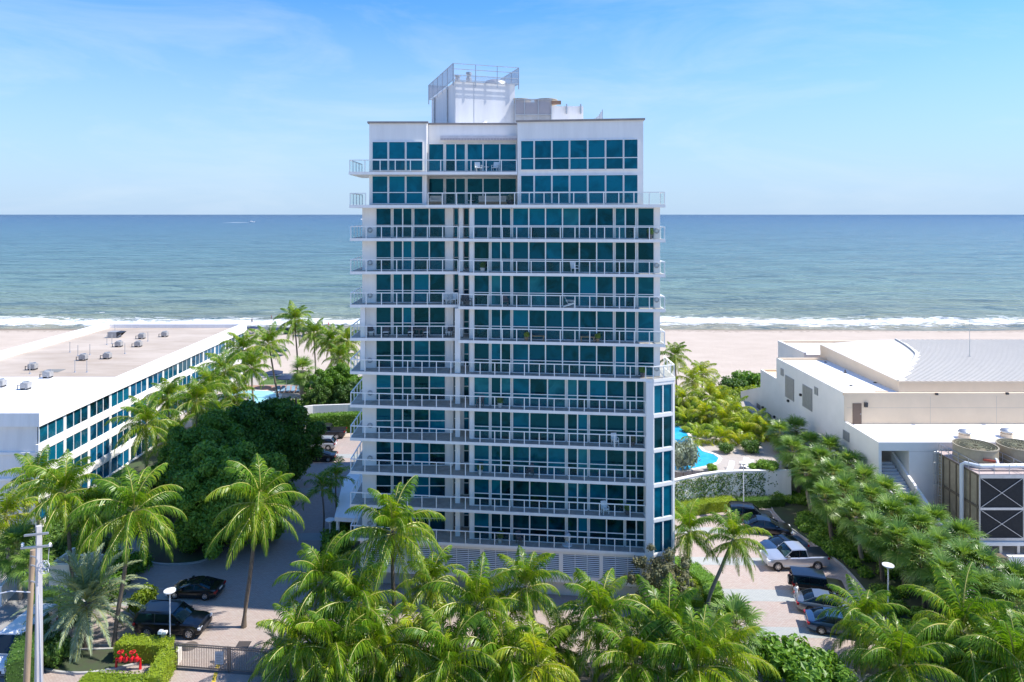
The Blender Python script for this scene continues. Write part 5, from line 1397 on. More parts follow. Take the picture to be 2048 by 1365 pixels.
# traffic cone
c = G(1451,1022)
A = wthing('traffic_cone', 'red traffic cone with a white band beside the yellow hedge', 'cone', c)
MB().box(c.x-.3,c.x+.3,c.y-.3,c.y+.3,0.02,.07).build('base', RED, A); MB().lathe([(.26,.07),(.17,.55)], 14, c).build('cone', RED, A, 40)
MB().lathe([(.172,.55),(.12,.82)], 14, c).build('white_band', WHITE2, A, 40); MB().lathe([(.12,.82),(.06,1.1)], 14, c).build('tip', M('cone_tip', (.8,.6,.55), .5), A, 40)
# utility poles with wires
POLEC = M('concrete_pole', (.50,.47,.46), .85, var=.2, vs_=2, stretch=(1,1,.15)); POLEW = M('wooden_pole', (.33,.24,.16), .85, var=.25, vs_=3, stretch=(2,2,.12))
Yp = 40.0; x0 = PX(78,Yp); zt = PZ(1052,Yp)
A = wthing('utility_pole', 'square grey concrete utility pole with brackets and cables down its side', 'utility pole', (x0,Yp,0))
MB().prism([(x0-.22,Yp-.2),(x0+.22,Yp-.2),(x0+.22,Yp+.2),(x0-.22,Yp+.2)], 0, 6).build('pole_base', POLEC, A)
mb = MB(); mb.tube([(x0,Yp,6),(x0,Yp,zt)], [.27,.185], 4); mb.build('pole', POLEC, A)
for zz, ln in ((PZ(1093,Yp),.9),(PZ(1068,Yp),.7)): MB().bar((x0-ln,Yp-.22,zz),(x0+ln,Yp-.22,zz+.15),.09,.11).build('crossarm', STEEL, A)
mb = MB()
for i in range(7):
    a = i*.9; cc = Vector((x0+.42+.16*math.cos(a),Yp-.2,PZ(1128,Yp)+.18*math.sin(a)-i*.03)); ring = [cc+Vector((.16*math.cos(t*.7),.05*math.sin(t),.16*math.sin(t*.7))) for t in range(10)]; mb.tube(ring,.022,5,False)
mb.build('cable_coil', M('cable_white', (.6,.6,.62), .5), A)
for i, dx in enumerate((.24,.31,.36,.42)):
    MB().tube([(x0+dx*.55,Yp-.23-.02*i,PZ(1170+14*i,Yp)),(x0+dx*1.05,Yp-.25-.02*i,4.5),(x0+dx*1.45,Yp-.25,0)], .022, 5).build('cable', MT['cable_white'], A)
for dx in (.28,.75): MB().tube([(x0+dx,Yp-.22,PZ(1093,Yp)),(x0+dx*.9,Yp-.22,PZ(1122,Yp))], .014, 5).build('drop_wire', MT['cable_white'], A)
for dx in (-.8,.8): MB().lathe([(.05,0),(.09,.05),(.05,.1),(.09,.15),(.04,.22)], 8, (x0+dx,Yp-.22,PZ(1093,Yp)+.1)).build('insulator', WHITE2, A)
Yw2 = 40.6; xw = PX(50,Yw2); xt = PX(66,Yw2); zt2 = PZ(1100,Yw2)
A = wthing('utility_pole', 'round brown wooden utility pole leaning beside the concrete pole', 'utility pole', (xw,Yw2,0))
MB().tube([(xw-.2,Yw2,0),(xt,Yw2,zt2)], [.20,.14], 12).build('pole', POLEW, A, 40)
for zz in (PZ(1110,Yw2),PZ(1128,Yw2),PZ(1160,Yw2)): MB().bar((xt-.05,Yw2-.1,zz),(xt+.4,Yw2-.3,zz),.07,.07).build('bracket', STEEL, A)
MB().tube([(xt-.05,Yw2-.15,PZ(1182,Yw2)),(PX(28,Yw2),Yw2-.3,PZ(1177,Yw2)),(PX(-30,Yw2),Yw2-.6,PZ(1186,Yw2))], .035, 6).build('cable', MT['cable_white'], A)
# low walls behind the poles
for pts, h, lab in (([(100,1188),(150,1188)],2.6,'white box-like bin enclosure wall left of the date palm'),([(0,1214),(54,1160)],1.7,'pale low wall running back at the left photo edge'),([(150,1150),(205,1150)],1.8,'pale low wall between the left palms')):
    a, b_ = G(*pts[0]), G(*pts[1])
    A = wthing('low_wall', lab, 'wall', a)
    MB().bar((a.x,a.y,h/2),(b_.x,b_.y,h/2),.25,h).build('wall_panel', WHITE, A); MB().bar((a.x,a.y,h+.04),(b_.x,b_.y,h+.04),.34,.08).build('coping', WHITE2, A)
    if pts[0][0] == 100:
        MB().bar((b_.x,b_.y+.14,h/2),(b_.x+.4,b_.y+3.2,h/2),.25,h).build('wall_panel', WHITE, A); MB().bar((a.x,a.y+.14,h/2),(a.x+.2,a.y+3.2,h/2),.25,h).build('wall_panel', WHITE, A)
        MB().box(a.x+.2,b_.x-.2,a.y+1.6,a.y+3,0,1.9).build('bin', M('bin_green', (.02,.06,.04), .6), A)

# ------------------------------------------------------------------ planting
# big dark trees over the left drive
big_tree(458, 1005, 70, 5.5, 5.2, 5.2, 'dense dark green tree over the parked black fastback, nearest of three', 21, group='dark trees on the left drive')
big_tree(538, 890, 84, 6.0, 5.6, 4.8, 'dense dark green tree shading the far parked cars', 22, group='dark trees on the left drive')
big_tree(420, 935, 78, 5.4, 5.4, 5.2, 'dense dark green tree leftmost, between hotel and drive', 23, group='dark trees on the left drive')
big_tree(672, 770, 117, 4.6, 3.6, 3.2, 'bright green sea grape tree above the white garden wall', 24, BUSHL, LZ, 40, .34, 'sea_grape_tree', 50)
big_tree(640, 800, 113, 3.4, 3.0, 2.6, 'dark green sea grape tree leaning over the garden wall', 25, MIDL, LZ, 40, .32, 'sea_grape_tree', 40)
big_tree(702, 795, 112, 3.0, 3.0, 2.4, 'dark green sea grape tree tucked against the tower balconies', 26, MIDL, LZ, 40, .32, 'sea_grape_tree', 40)
big_tree(1325, 1158, 58.0, 2.6, 2.3, 2.4, 'sparse olive-leaved tree at the foot of the tower corner', 27, OLIVL, 0, 26, .22, 'olive_leaved_tree', 34)
# coconut palms
cp = [('coco',520,1002,56.5,-1.2,1.12,'tall coconut palm on the left drive with a long hanging frond'),
('coco',785,1062,52.7,.2,1.12,'tall coconut palm in front of the tower left corner, largest in the front row'),
('coco',645,1160,51.5,.3,.95,'coconut palm in front of the left drive, left of the tall front palm'),
('coco',712,1205,49.8,.0,1.0,'low coconut palm directly left of the tall front palm'),
('coco',862,1165,54.5,.0,.80,'coconut palm half hidden behind the tall front palm'),
('coco',955,1212,50.0,-.2,1.05,'broad coconut palm in the front row below the third louvre panel'),
('coco',1052,1172,51.5,1.0,.88,'upright windblown coconut palm in front of the middle louvres'),
('coco',1200,1232,50.0,-.3,1.05,'yellow-green coconut palm in front of the right louvres'),
('coco',1118,1292,50.5,.2,.78,'short coconut palm between two larger ones in the front row'),
('coco',1335,1265,48.8,.2,1.08,'broad coconut palm below the olive-leaved tree'),
('gold',1452,1318,47.5,.0,1.1,'golden coconut palm at the bottom right of the front row'),
('gold',838,1288,49.0,.1,1.12,'golden-green coconut palm at the bottom below the tall front palm'),
('coco',1378,1062,60.6,.0,.74,'slender coconut palm on the lawn island with a straight trunk'),
('coco',1468,1078,59.2,-2.2,.74,'slender coconut palm on the lawn island with a leaning trunk'),
('coco',1728,1238,52.0,.3,.88,'windblown coconut palm in front of the dark blue sedan'),
('coco',1925,1262,50.0,.2,1.35,'very broad coconut palm at the lower right corner'),
('coco',2030,1330,47.0,.2,1.2,'coconut palm cut by the right photo edge'),
('coco',128,985,61.0,.9,1.05,'tall coconut palm behind the utility poles'),
('coco',268,1022,54.0,-1.4,1.1,'tall coconut palm with curved trunk beside the date palm'),
('coco',192,1020,62.5,.2,.95,'coconut palm between the two tall left ones'),
('coco',292,848,80.0,.2,1.05,'coconut palm in front of the hotel windows, nearest of them'),
('coco',392,802,88.0,.4,1.0,'coconut palm against the middle of the hotel facade'),
('coco',348,872,84.0,.4,.85,'short coconut palm between the hotel and the dark trees'),
('coco',536,688,118.,1.6,1.08,'tall coconut palm beside the hotel pool with a leaning trunk'),
('coco',590,640,136.,.6,1.12,'tallest coconut palm, standing against the surf'),
('coco',487,700,112.,.3,1.05,'coconut palm near the far end of the hotel'),
('coco',448,742,103.,.4,1.05,'coconut palm above the wooden cabanas'),
('coco',418,768,96.,.3,.95,'coconut palm left of the wooden cabanas'),
('coco',503,735,108.,.5,.95,'coconut palm right of the wooden cabanas by the pool'),
('coco',628,668,134.,.2,1.0,'coconut palm right of the tallest one, left of its twin'),
('coco',662,684,130.,.2,1.05,'coconut palm in the middle of the beachside clump'),
('coco',695,682,128.,.3,.95,'coconut palm of the beachside clump nearest the tower'),
('coco',680,715,122.,.3,.9,'low coconut palm under the beachside clump'),
('gold',12,1030,62.,.0,1.0,'yellow palm cut by the left photo edge'),
('gold',1395,878,91.7,.2,.80,'young golden coconut palm beside the curved right pool'),
('gold',1441,878,91.7,.0,.85,'young golden coconut palm on the deck, second from the right pool'),
('gold',1478,892,90.8,.0,.9,'young golden coconut palm on the deck, third from the right pool'),
('coco',1350,712,124.,.2,.9,'coconut palm beside the tower right edge against the sand'),
('gold',1385,762,114.,.0,1.1,'golden coconut palm next to the tower, second in the beach row'),
('gold',1420,792,108.,.0,1.15,'golden coconut palm in the middle of the beach row'),
('gold',1404,748,118.,.0,1.0,'golden coconut palm at the back of the beach row'),
('gold',1440,806,104.,.0,1.05,'golden coconut palm right of the middle of the beach row'),
('gold',1470,828,99.,.2,1.2,'large golden coconut palm behind the pool deck'),
('gold',1508,856,96.,.0,1.1,'golden coconut palm near the auditorium side doors'),
('gold',1535,868,93.,.0,1.0,'golden coconut palm touching the fan palm row'),
('gold',1365,800,106.,.0,1.0,'golden coconut palm leaning out from the tower right edge'),
('gold',1412,835,100.,.0,1.15,'golden coconut palm at the back of the curved pool'),
('gold',1448,842,97.,.0,1.1,'golden coconut palm between the curved pool and the auditorium'),
('gold',1490,868,94.,.0,1.1,'golden coconut palm on the deck behind the three young ones'),
('gold',1372,845,99.,.0,.9,'small golden palm leaning over the pool beside the tower'),
('coco',468,792,104.,.3,.95,'coconut palm in front of the wooden cabanas'),
('coco',428,832,95.,.3,.95,'coconut palm rising behind the left dark tree'),
('coco',335,795,88.,.3,.9,'coconut palm against the second window row of the hotel'),
('coco',70,960,66.,.4,.95,'coconut palm in front of the hotel street corner'),
('coco',600,1285,48.8,.2,1.0,'low coconut palm at the bottom, right of the small date palm'),
('coco',668,1300,47.6,.2,1.1,'coconut palm at the bottom edge, left of the golden-green one'),
('coco',752,1300,48.4,.2,1.05,'coconut palm at the bottom edge below the tall front palm trunk'),
('coco',900,1330,47.2,.2,1.1,'coconut palm at the bottom edge, right of the golden-green one'),
('coco',1010,1325,47.8,.3,1.1,'coconut palm at the bottom edge below the upright windblown one'),
('gold',1075,1330,46.6,.0,1.1,'golden palm at the bottom edge right of centre'),
('coco',1268,1325,47.4,.2,1.1,'coconut palm at the bottom edge right of the yellow-green one'),
('coco',1395,1330,46.6,.2,1.15,'coconut palm at the bottom edge left of the golden one'),
('coco',1800,1330,48.0,.2,1.1,'coconut palm at the bottom between two broad right-hand palms'),
('adon',645,975,70.6,.1,1.15,'slim palm with few drooping fronds beside the entrance canopy, left of two'),
('adon',672,955,72.0,.1,1.15,'slim palm with few drooping fronds beside the entrance canopy, right of two')]
for (k, px, py, Y, ln, sc, lab) in cp:
    gz = RZ if (px > 1340 and 82 < Y < 112) else (LZ if (px < 700 and Y > 105) else (.5 if Y > 110 else 0))
    kw = {}
    if k == 'adon': kw = dict(trunk_r=.09, group='slim palms by the canopy')
    palm(k, px, py, Y, lab, ln, sc, gz, dark=(lab.startswith('tall') or k == 'adon'), **kw)
palm('date', 172, 1205, 54.0, 'silver-green date palm with a wide feathery crown left of the black SUV', .2, 1.12, 0, None, True, None, .26)
palm('date', 560, 1305, 51.0, 'small dark date palm arching over the gate', .1, .62, 0, 22, True, None, .12)
palm('date', 770, 1330, 49.5, 'small date palm among the front shrubs', .1, .5, 0, 18, True, None, .1)
palm('fan', 35, 1100, 60.0, 'fan palm at the left photo edge behind the low wall', .1, 1.25, 0, 34, False, 'fan palms')
palm('fan', 70, 1130, 58.0, 'fan palm directly behind the wooden utility pole', .1, 1.0, 0, 26, False, 'fan palms')
palm('fan', 605, 742, 119.0, 'thick-trunked fan palm beside the hotel pool umbrellas', .1, 1.5, LZ, 34, False, 'fan palms', .42)
palm('fan', 1472, 1258, 50.5, 'wispy fan palm at the edge of the right car park', .1, 1.25, 0, 34, False, 'fan palms')
# row of fan palms along the auditorium
rowp = [(1560,880,88),(1592,872,90),(1620,905,84),(1585,915,82),(1640,935,79),(1660,915,82),(1610,955,77),(1668,965,75),(1700,945,78),(1690,1000,71),(1726,978,73),(1650,1010,70),(1742,1015,69),(1712,1045,66.5),(1770,1000,71),(1785,1050,65.5),(1752,1078,63),(1815,1035,67),(1838,1075,63.5),(1800,1100,61),(1868,1062,65.5),(1880,1110,60.5),(1845,1130,58.5),(1925,1095,62),(1930,1140,58),(1968,1150,57.5),(1890,1165,56),(1985,1195,54.5),(2030,1180,56),(2035,1225,52.5),(1945,1195,54.5)]
ordw = ['first','second','third','fourth','fifth','sixth','seventh','eighth','ninth','tenth','eleventh','twelfth','thirteenth','fourteenth','fifteenth','sixteenth']
rows = sorted(rowp, key=lambda q: -q[2])
for i, (px, py, Y) in enumerate(rows):
    lab = ('fan palm in the auditorium row, %s counted from the pool end' % ordw[i]) if i < 16 else ('fan palm in the auditorium row, %s counted from the street end' % ordw[len(rows)-1-i])
    x_ = PX(px,Y); ln = max(-1.5, min(1.5, 36.8-x_))*.5
    palm('fan', px, py-10, Y, lab, ln, rp_.uniform(1.02,1.22), 0, 38, rp_.random() < .5, 'row of fan palms along the auditorium')
# undergrowth masses
rg = random.Random(9)
sp1 = []
for i in range(150):
    y = rg.uniform(47,90); x = rg.uniform(32.6,40.6)
    sp1.append((x,y,.05,rg.uniform(.55,1.0)))
undergrowth('tangle of leafy undergrowth beneath the fan palm row', 'dark', sp1, 48, .26, 31)
sp2 = [(rg.uniform(-58,-40)+rg.uniform(0,1),rg.uniform(66,108),0,rg.uniform(.8,1.5)) for i in range(90)]
sp2 = [(x+ (y-66)*.12, y, z, r) for x,y,z,r in sp2 if x+(y-66)*.12 < -36 and x > -49.5]
undergrowth('dense undergrowth between the hotel and the dark trees', 'mid', sp2, 40, .3, 32)
sp3 = [(rg.uniform(-38.5,-34.5),rg.uniform(57,67),0,rg.uniform(.6,1.2)) for i in range(26)]
undergrowth('dark foliage behind the parked black cars', 'dark', sp3, 55, .24, 33)
sp4 = [(rg.uniform(-13.5,31),0,0,rg.uniform(.5,.95)) for i in range(75)]
sp4 = [(x, 49.6-.12*(x+14)-rg.uniform(.2,4.5), .1, r) for x,_,_,r in sp4]
undergrowth('low mixed planting beneath the front palm row', 'mid', sp4, 60, .2, 34)
sp5 = [(rg.uniform(19,33),rg.uniform(96,111),RZ,rg.uniform(.7,1.2)) for i in range(46)]
undergrowth('garden planting between the right pool and the beach', 'mid', sp5, 40, .28, 35)
sp6 = [(rg.uniform(-36,-16),rg.uniform(110,118),LZ-.3,rg.uniform(.7,1.3)) for i in range(26)]
undergrowth('garden planting behind the left garden wall', 'dark', sp6, 40, .28, 36)
# dune shrubs by the auditorium
for px, py, r, h, key, lab in ((1500,782,4.2,3.6,'bright','rounded sea grape thicket at the back corner of the auditorium'),(1468,790,3.4,3.0,'mid','sea grape thicket on the sand side of the pool garden'),(1492,800,3.6,2.4,'lime','yellow-green dune shrub below the sea grape thicket'),(1455,805,3.0,2.2,'lime','yellow-green dune shrub beside the beach palms')):
    bush(px, py, r, h, key, lab, .5, 'dune shrubs')
# silver and green shrubs on the right pool deck
for px, py, r, h, key, lab in ((1366,938,2.6,3.2,'silver','silvery shrub between the tower and the curved pool'),(1432,850,1.8,2.4,'silver','silvery shrub behind the golden palms'),(1362,838,1.2,1.0,'bright','green mound beside the curved pool steps'),(1395,832,1.5,2.4,'dark','dark upright shrub beside the pool path'),(1535,942,1.5,1.3,'bright','bright shrub at the right end of the pool deck'),(1508,940,1.0,.7,'bright','low bright shrub beside the pool loungers'),(1415,872,1.5,1.6,'mid','green shrub on the far bank of the curved pool'),(1452,905,1.3,1.2,'mid','green shrub between two young golden palms'),(1380,850,1.4,1.6,'mid','green shrub at the far pool edge beside the path'),(1500,905,1.6,1.6,'mid','green shrub behind the white loungers'),(1425,942,.9,.8,'bright','small bright shrub at the near rim of the pool'),(1470,870,1.6,1.8,'dark','dark shrub under the golden palms')):
    bush(px, py, r, h, key, lab, RZ, 'pool deck shrubs')
# left garden shrubs
for px, py, r, h, key, lab in ((250,1165,1.7,2.6,'bright','bright green shrub behind the curved palm trunk'),(290,1228,1.5,2.2,'lime','yellow-green shrub touching the black SUV'),(225,1200,1.6,2.2,'bright','bright green shrub above the date palm crown'),(160,1130,1.8,2.4,'bright','bright shrub between the left palm trunks'),(672,1115,2.2,2.6,'dark','dark rounded shrub at the foot of the slim palms'),(690,1075,1.6,2.0,'dark','small dark shrub beside the entrance canopy'),(1592,1372,3.0,2.8,'bright','bright green leafy bush at the bottom right of the car park'),(1530,1358,1.6,2.4,'bright','bright green bush with a taller tip beside the wispy fan palm'),(1655,1385,2.2,2.2,'bright','bright green bush at the bottom beside the windblown palm'),(1790,1335,1.8,2.2,'lime','yellow-green bush between the two big right palms'),(100,1230,1.5,2.0,'mid','green shrub right of the concrete pole'),(110,1330,1.6,2.0,'mid','green shrub under the date palm fronds'),(590,828,1.6,2.0,'dark','dark shrub beside the pool steps behind the big trees'),(545,838,1.4,1.8,'mid','green shrub in front of the navy pool umbrellas')):
    bush(px, py, r, h, key, lab, 0 if py > 860 else LZ-.6, 'garden shrubs')
# hedges
hedge([(PX(238,52.3),52.3),(PX(344,52.3),52.1)], 1.3, 1.5, 'lime', 'clipped hedge behind the red fire valves')
hedge([(PX(338,51.3),51.3),(PX(305,48.0),48.0)], 1.3, 1.5, 'lime', 'clipped hedge between the red fire valves and the gate')
hedge([(PX(165,48.2),48.2),(PX(300,48.2),47.9)], 1.4, 1.4, 'lime', 'clipped yellow-green hedge in front of the red fire valves')
hedge([(PX(40,48.5),48.5),(PX(95,58),58)], 1.8, 2.4, 'mid', 'tall dark hedge between the white van and the date palm')
hedge([(-29.6,105.4),(-24,106.6),(-13.4,107)], 1.6, 3.0, 'dark', 'tall dark clipped hedge in front of the white garden wall', 0, 60, .2)
hedge([(17.6,76.6),(20.5,77.2),(23.6,78.2),(27,79)], 1.5, 1.25, 'lime', 'yellow-green clipped hedge at the foot of the ivy wall', 0, 90, .14)
hedge([(27.6,79.2),(33,79.8)], 1.3, 1.0, 'mid', 'dark low hedge behind the furthest black SUV')
hedge([(15.9,66.0),(18.0,64.8),(19.0,61.8),(18.7,59.6)], 1.7, .9, 'bright', 'bright green curved hedge on the lawn island', 0, 120, .13)
hedge([(15.6,63.4),(17.1,61.2),(16.6,59.0)], 1.9, .8, 'lime', 'yellow-green inner hedge on the lawn island', 0, 120, .13)
hedge([(19.2,58.6),(19.1,55.6),(17.6,53.4)], 1.1, .45, 'olive', 'low russet-green edging on the lawn island', 0, 120, .12)

# ------------------------------------------------------------------ people
SKIN = M('skin', (.42,.26,.19), .6)
def person(px, py, label, top, bottom, h=1.7, gz=0., facing=0., hair=(.05,.03,.02), stride=.12, dress=False, loc=None, shirtless=False):
    """standing figure: one continuous skinned body; clothes and hair are its children"""
    c = loc if loc is not None else G(px, py, gz)
    A = thing('person', label, 'person', c, R(facing), 'people')
    k = h/1.7
    J = {'pel':(0,0,.93),'wai':(0,.0,1.08),'che':(0,.01,1.30),'nek':(0,0,1.45),'hd':(0,.015,1.55),'ht':(0,.0,1.68)}
    for s_, n in ((-1,'l'),(1,'r')):
        st = stride*s_
        J.update({n+'hip':(.09*s_,0,.90),n+'kne':(.10*s_,st*.6-.03,.48),n+'ank':(.10*s_,st+.03*abs(s_),.08),n+'toe':(.11*s_,st-.13,.03),
                  n+'sho':(.17*s_,0,1.40),n+'elb':(.23*s_,.03-st*.6,1.13),n+'wri':(.24*s_,-.06-st*.9,.90),n+'pal':(.24*s_,-.09-st,.83)})
        for q in range(5): J[n+'f%d'%q] = (.24*s_+(q-2)*.015*(1 if q < 4 else 1.6), -.11-st-.01*q, .74+(.03 if q in (0,4) else 0)+(.03 if q == 4 else 0))
    E = [('pel','wai'),('wai','che'),('che','nek'),('nek','hd'),('hd','ht')]
    for n in 'lr':
        E += [('pel',n+'hip'),(n+'hip',n+'kne'),(n+'kne',n+'ank'),(n+'ank',n+'toe'),('che',n+'sho'),(n+'sho',n+'elb'),(n+'elb',n+'wri'),(n+'wri',n+'pal')]+[(n+'pal',n+'f%d'%q) for q in range(5)]
    rad = {'pel':.13,'wai':.11,'che':.135,'nek':.055,'hd':.085,'ht':.07,'hip':.085,'kne':.055,'ank':.04,'toe':.03,'sho':.06,'elb':.04,'wri':.028,'pal':.03}
    names = list(J); idx = {n:i for i,n in enumerate(names)}
    me = bpy.data.meshes.new('body'); me.from_pydata([tuple(x*k for x in J[n]) for n in names], [(idx[a],idx[b_]) for a,b_ in E], [])
    o = bpy.data.objects.new('body', me); C.objects.link(o)
    o.modifiers.new('skin','SKIN'); sv = me.skin_vertices[0].data
    for n in names:
        key = n if n in rad else n[1:]; r_ = rad.get(key, .009)*k; sv[idx[n]].radius = (r_, r_*(.8 if key in ('che','wai') else 1))
    sv[idx['pel']].use_root = True
    o.modifiers.new('sub','SUBSURF').levels = 1
    dg = bpy.context.evaluated_depsgraph_get(); nm = bpy.data.meshes.new_from_object(o.evaluated_get(dg)); nm.name = 'body'; nm.materials.clear(); nm.materials.append(SKIN); nm.shade_smooth()
    bpy.data.objects.remove(o)
    link('body', nm, None, A)
    if top:
        tm = M('cloth_%s' % '_'.join(str(int(x*100)) for x in top), top, .85)
        mb = MB()
        z0 = .55 if dress else .92
        prof = [(.24 if dress else .155,z0),(.15,.98),(.135,1.08),(.165,1.28),(.175,1.38),(.10,1.46),(.06,1.47)]
        vs_, fs_ = [], []; n_ = 14
        for (r_,z) in prof:
            for i in range(n_): a = 2*math.pi*i/n_; vs_.append((r_*k*math.cos(a), r_*k*.78*math.sin(a)+.005, z*k))
        for j in range(len(prof)-1):
            for i in range(n_): i2 = (i+1)%n_; fs_.append((j*n_+i,j*n_+i2,(j+1)*n_+i2,(j+1)*n_+i))
        mb.add(vs_, fs_)
        for s_ in (-1,1): mb.tube([(.15*s_*k,0,1.41*k),(.21*s_*k,.02,1.24*k)], [.075*k,.06*k], 8)
        mb.build('dress' if dress else 'shirt', tm, A, 60)
    if bottom and not dress:
        bm_ = M('cloth_%s' % '_'.join(str(int(x*100)) for x in bottom), bottom, .85); mb = MB()
        mb.lathe([(.15*k,.96*k),(.155*k,.86*k)], 12)
        for s_ in (-1,1): mb.tube([(.085*s_*k,0,.92*k),(.10*s_*k,stride*s_*.4,.6*k)], [.10*k,.085*k], 10)
        mb.build('shorts', bm_, A, 60)
    MB().lathe([(.03,1.60),(.085,1.60),(.098,1.66),(.09,1.72),(.05,1.765),(.01,1.775)], 12, (0,.025,0)).build('hair', M('hair_%d' % int(hair[0]*100), hair, .7), A, 60).scale = (k,k,k)
    f_ = MB()
    for s_ in (-1,1): f_.lathe([(.004,-.012),(.014,0),(.004,.012)], 6, (.033*s_*k,-.078*k,1.615*k))
    f_.build('eyes', DARKST, A)
    MB().add([(-.012*k,-.075*k,1.61*k),(.012*k,-.075*k,1.61*k),(0,-.115*k,1.585*k),(0,-.075*k,1.575*k)],[(0,1,2),(0,2,3),(1,3,2)]).build('nose', SKIN, A)
    return A
person(1592, 1206, 'person in a short white dress walking beside the boxy off-road car', (.75,.74,.73), None, 1.68, 0, 200, dress=True)
person(645, 656, 'person in dark clothes walking along the waterline, left of the red-clad one', (.04,.04,.05), (.03,.03,.04), 1.75, 0, 90, loc=G(645,654,.3))
person(657, 656, 'person in red clothes walking along the waterline', (.6,.10,.12), (.5,.12,.12), 1.7, 0, 90, loc=G(657,655,.3))
person(504, 648, 'person in dark swimwear standing at the water edge, left of the bather', (.05,.05,.06), (.04,.04,.05), 1.7, 0, 20, loc=G(504,648,.1))
person(543, 640, 'bather standing knee-deep in the surf', (.25,.12,.10), (.05,.05,.12), 1.7, 0, 160, loc=G(543,641,-.25))

# ------------------------------------------------------------------ pool and beach furniture
NAVY = M('navy_canvas', (.012,.028,.075), .8, var=.2, vs_=2)
def parasol(px, py_top, py_foot, r, label, gz=0., mat=NAVY, closed=False, Y=None, z=None):
    c = G(px, py_foot, gz); h = max(1.9, PZ(py_top, c.y)-gz)
    A = thing('parasol', label, 'parasol', c, rp_.uniform(0,1), 'parasols')
    MB().tube([(0,0,0),(0,0,h)], .035, 8).build('pole', WLAMP, A)
    MB().lathe([(.3,0),(.3,.08),(.06,.12)], 14).build('base', CONC, A)
    if closed: MB().lathe([(.08,h*.35),(.24,h*.42),(.16,h*.8),(.03,h)], 10).build('canopy', mat, A, 50)
    else:
        mb = MB(); n_ = 8
        pts = [(0,0,h)]+[(r*math.cos(2*math.pi*i/n_),r*math.sin(2*math.pi*i/n_),h-.55*r*.5) for i in range(n_)]+[(r*.995*math.cos(2*math.pi*i/n_),r*.995*math.sin(2*math.pi*i/n_),h-.55*r*.5-.14) for i in range(n_)]
        mb.add(pts, [(0,1+i,1+(i+1)%n_) for i in range(n_)]+[(1+i,9+i,9+(i+1)%n_,1+(i+1)%n_) for i in range(n_)]).build('canopy', mat, A)
        for i in range(n_): MB().tube([(0,0,h-.1),(r*.96*math.cos(2*math.pi*i/n_),r*.96*math.sin(2*math.pi*i/n_),h-.3*r)], .015, 4).build('rib', DARKST, A)
for a in ((548,740,776,1.7,'open navy parasol behind the hotel pool, left of two'),(573,750,779,1.7,'open navy parasol behind the hotel pool, right of two'),(549,796,828,1.9,'open navy parasol on the near side of the hotel pool'),(515,824,846,2.0,'open navy parasol partly behind the dark tree top')): parasol(a[0],a[1],a[2],a[3],a[4],LZ)
parasol(532,806,832,1,'closed navy parasol beside the hotel pool',LZ,closed=True)
for px, py, lab in ((579,822,'closed black parasol by the pool steps, leftmost of three'),(586,826,'closed black parasol by the pool steps, middle of three'),(592,823,'closed black parasol by the pool steps, rightmost of three')): parasol(px,py-30,py,1,lab,LZ,M('black_canvas',(.01,.01,.012),.8),True)
for px, py, lab in ((486,666,'flat dark beach parasol nearest the hotel corner'),(507,666,'flat dark beach parasol left of the middle on the sand'),(552,669,'flat dark beach parasol beside the beach cabana'),(560,714,'lone dark beach parasol in the middle of the sand'),(604,672,'flat dark beach parasol right of the beach cabana'),(690,672,'flat dark beach parasol beside the tower')): parasol(px,py-12,py,1.6,lab,.5)
def lounger(px, py, rz, label, gz, mat):
    c = G(px,py,gz); A = thing('sun_lounger', label, 'sun lounger', c, R(rz), 'sun loungers')
    MB().box(-.95,.35,-.32,.32,.28,.36).build('seat', mat, A)
    MB().add([(.35,-.32,.30),(.35,.32,.30),(.95,.32,.80),(.95,-.32,.80),(.35,-.32,.38),(.35,.32,.38),(.92,.32,.88),(.92,-.32,.88)],[(0,1,2,3),(4,7,6,5),(0,3,7,4),(1,5,6,2),(2,6,7,3)]).build('backrest', mat, A)
    for x in (-.85,.3):
        for y in (-.27,.27): MB().box(x-.03,x+.03,y-.03,y+.03,0,.28).build('leg', WLAMP, A)
BLUEC = M('blue_cushion', (.22,.34,.46), .8)
for i, px in enumerate((556,566,576,586,597)): lounger(px, 784, 100, 'pale blue pool lounger behind the hotel pool, %s from the left' % ordw[i], LZ, BLUEC)
for i, (px,py) in enumerate(((497,672),(512,674),(606,674),(616,675))): lounger(px, py, 95, 'dark beach lounger on the sand, %s from the left' % ordw[i], .6, M('dark_cushion',(.05,.06,.09),.8))
for i, (px,py) in enumerate(((1490,934),(1500,938),(1461,941))): lounger(px, py, 60, 'white lounger on the right pool deck, %s' % ['left of the pair','right of the pair','nearest the palms'][i], RZ, WHITE2)
c = G(576,668,.5)
A = wthing('beach_cabana', 'small square beach cabana with a dark awning on the sand', 'cabana', c)
for dx in (-1.3,1.3):
    for dy in (-1,1): MB().tube([(c.x+dx,c.y+dy,c.z),(c.x+dx,c.y+dy,c.z+2)], .05, 6).build('post', WLAMP, A)
MB().prism([(c.x-1.4,c.y-1.1),(c.x+1.4,c.y-1.1),(c.x+1.4,c.y+1.1),(c.x-1.4,c.y+1.1)], c.z+2, c.z+2.15).build('roof', WHITE2, A)
MB().box(c.x-1.25,c.x+1.25,c.y+.6,c.y+.9,c.z,c.z+1.5).build('back_panel', NAVY, A); MB().box(c.x-1.1,c.x+1.1,c.y-.6,c.y+.5,c.z,c.z+.5).build('daybed', M('dark_cushion',(.05,.06,.09),.8), A)
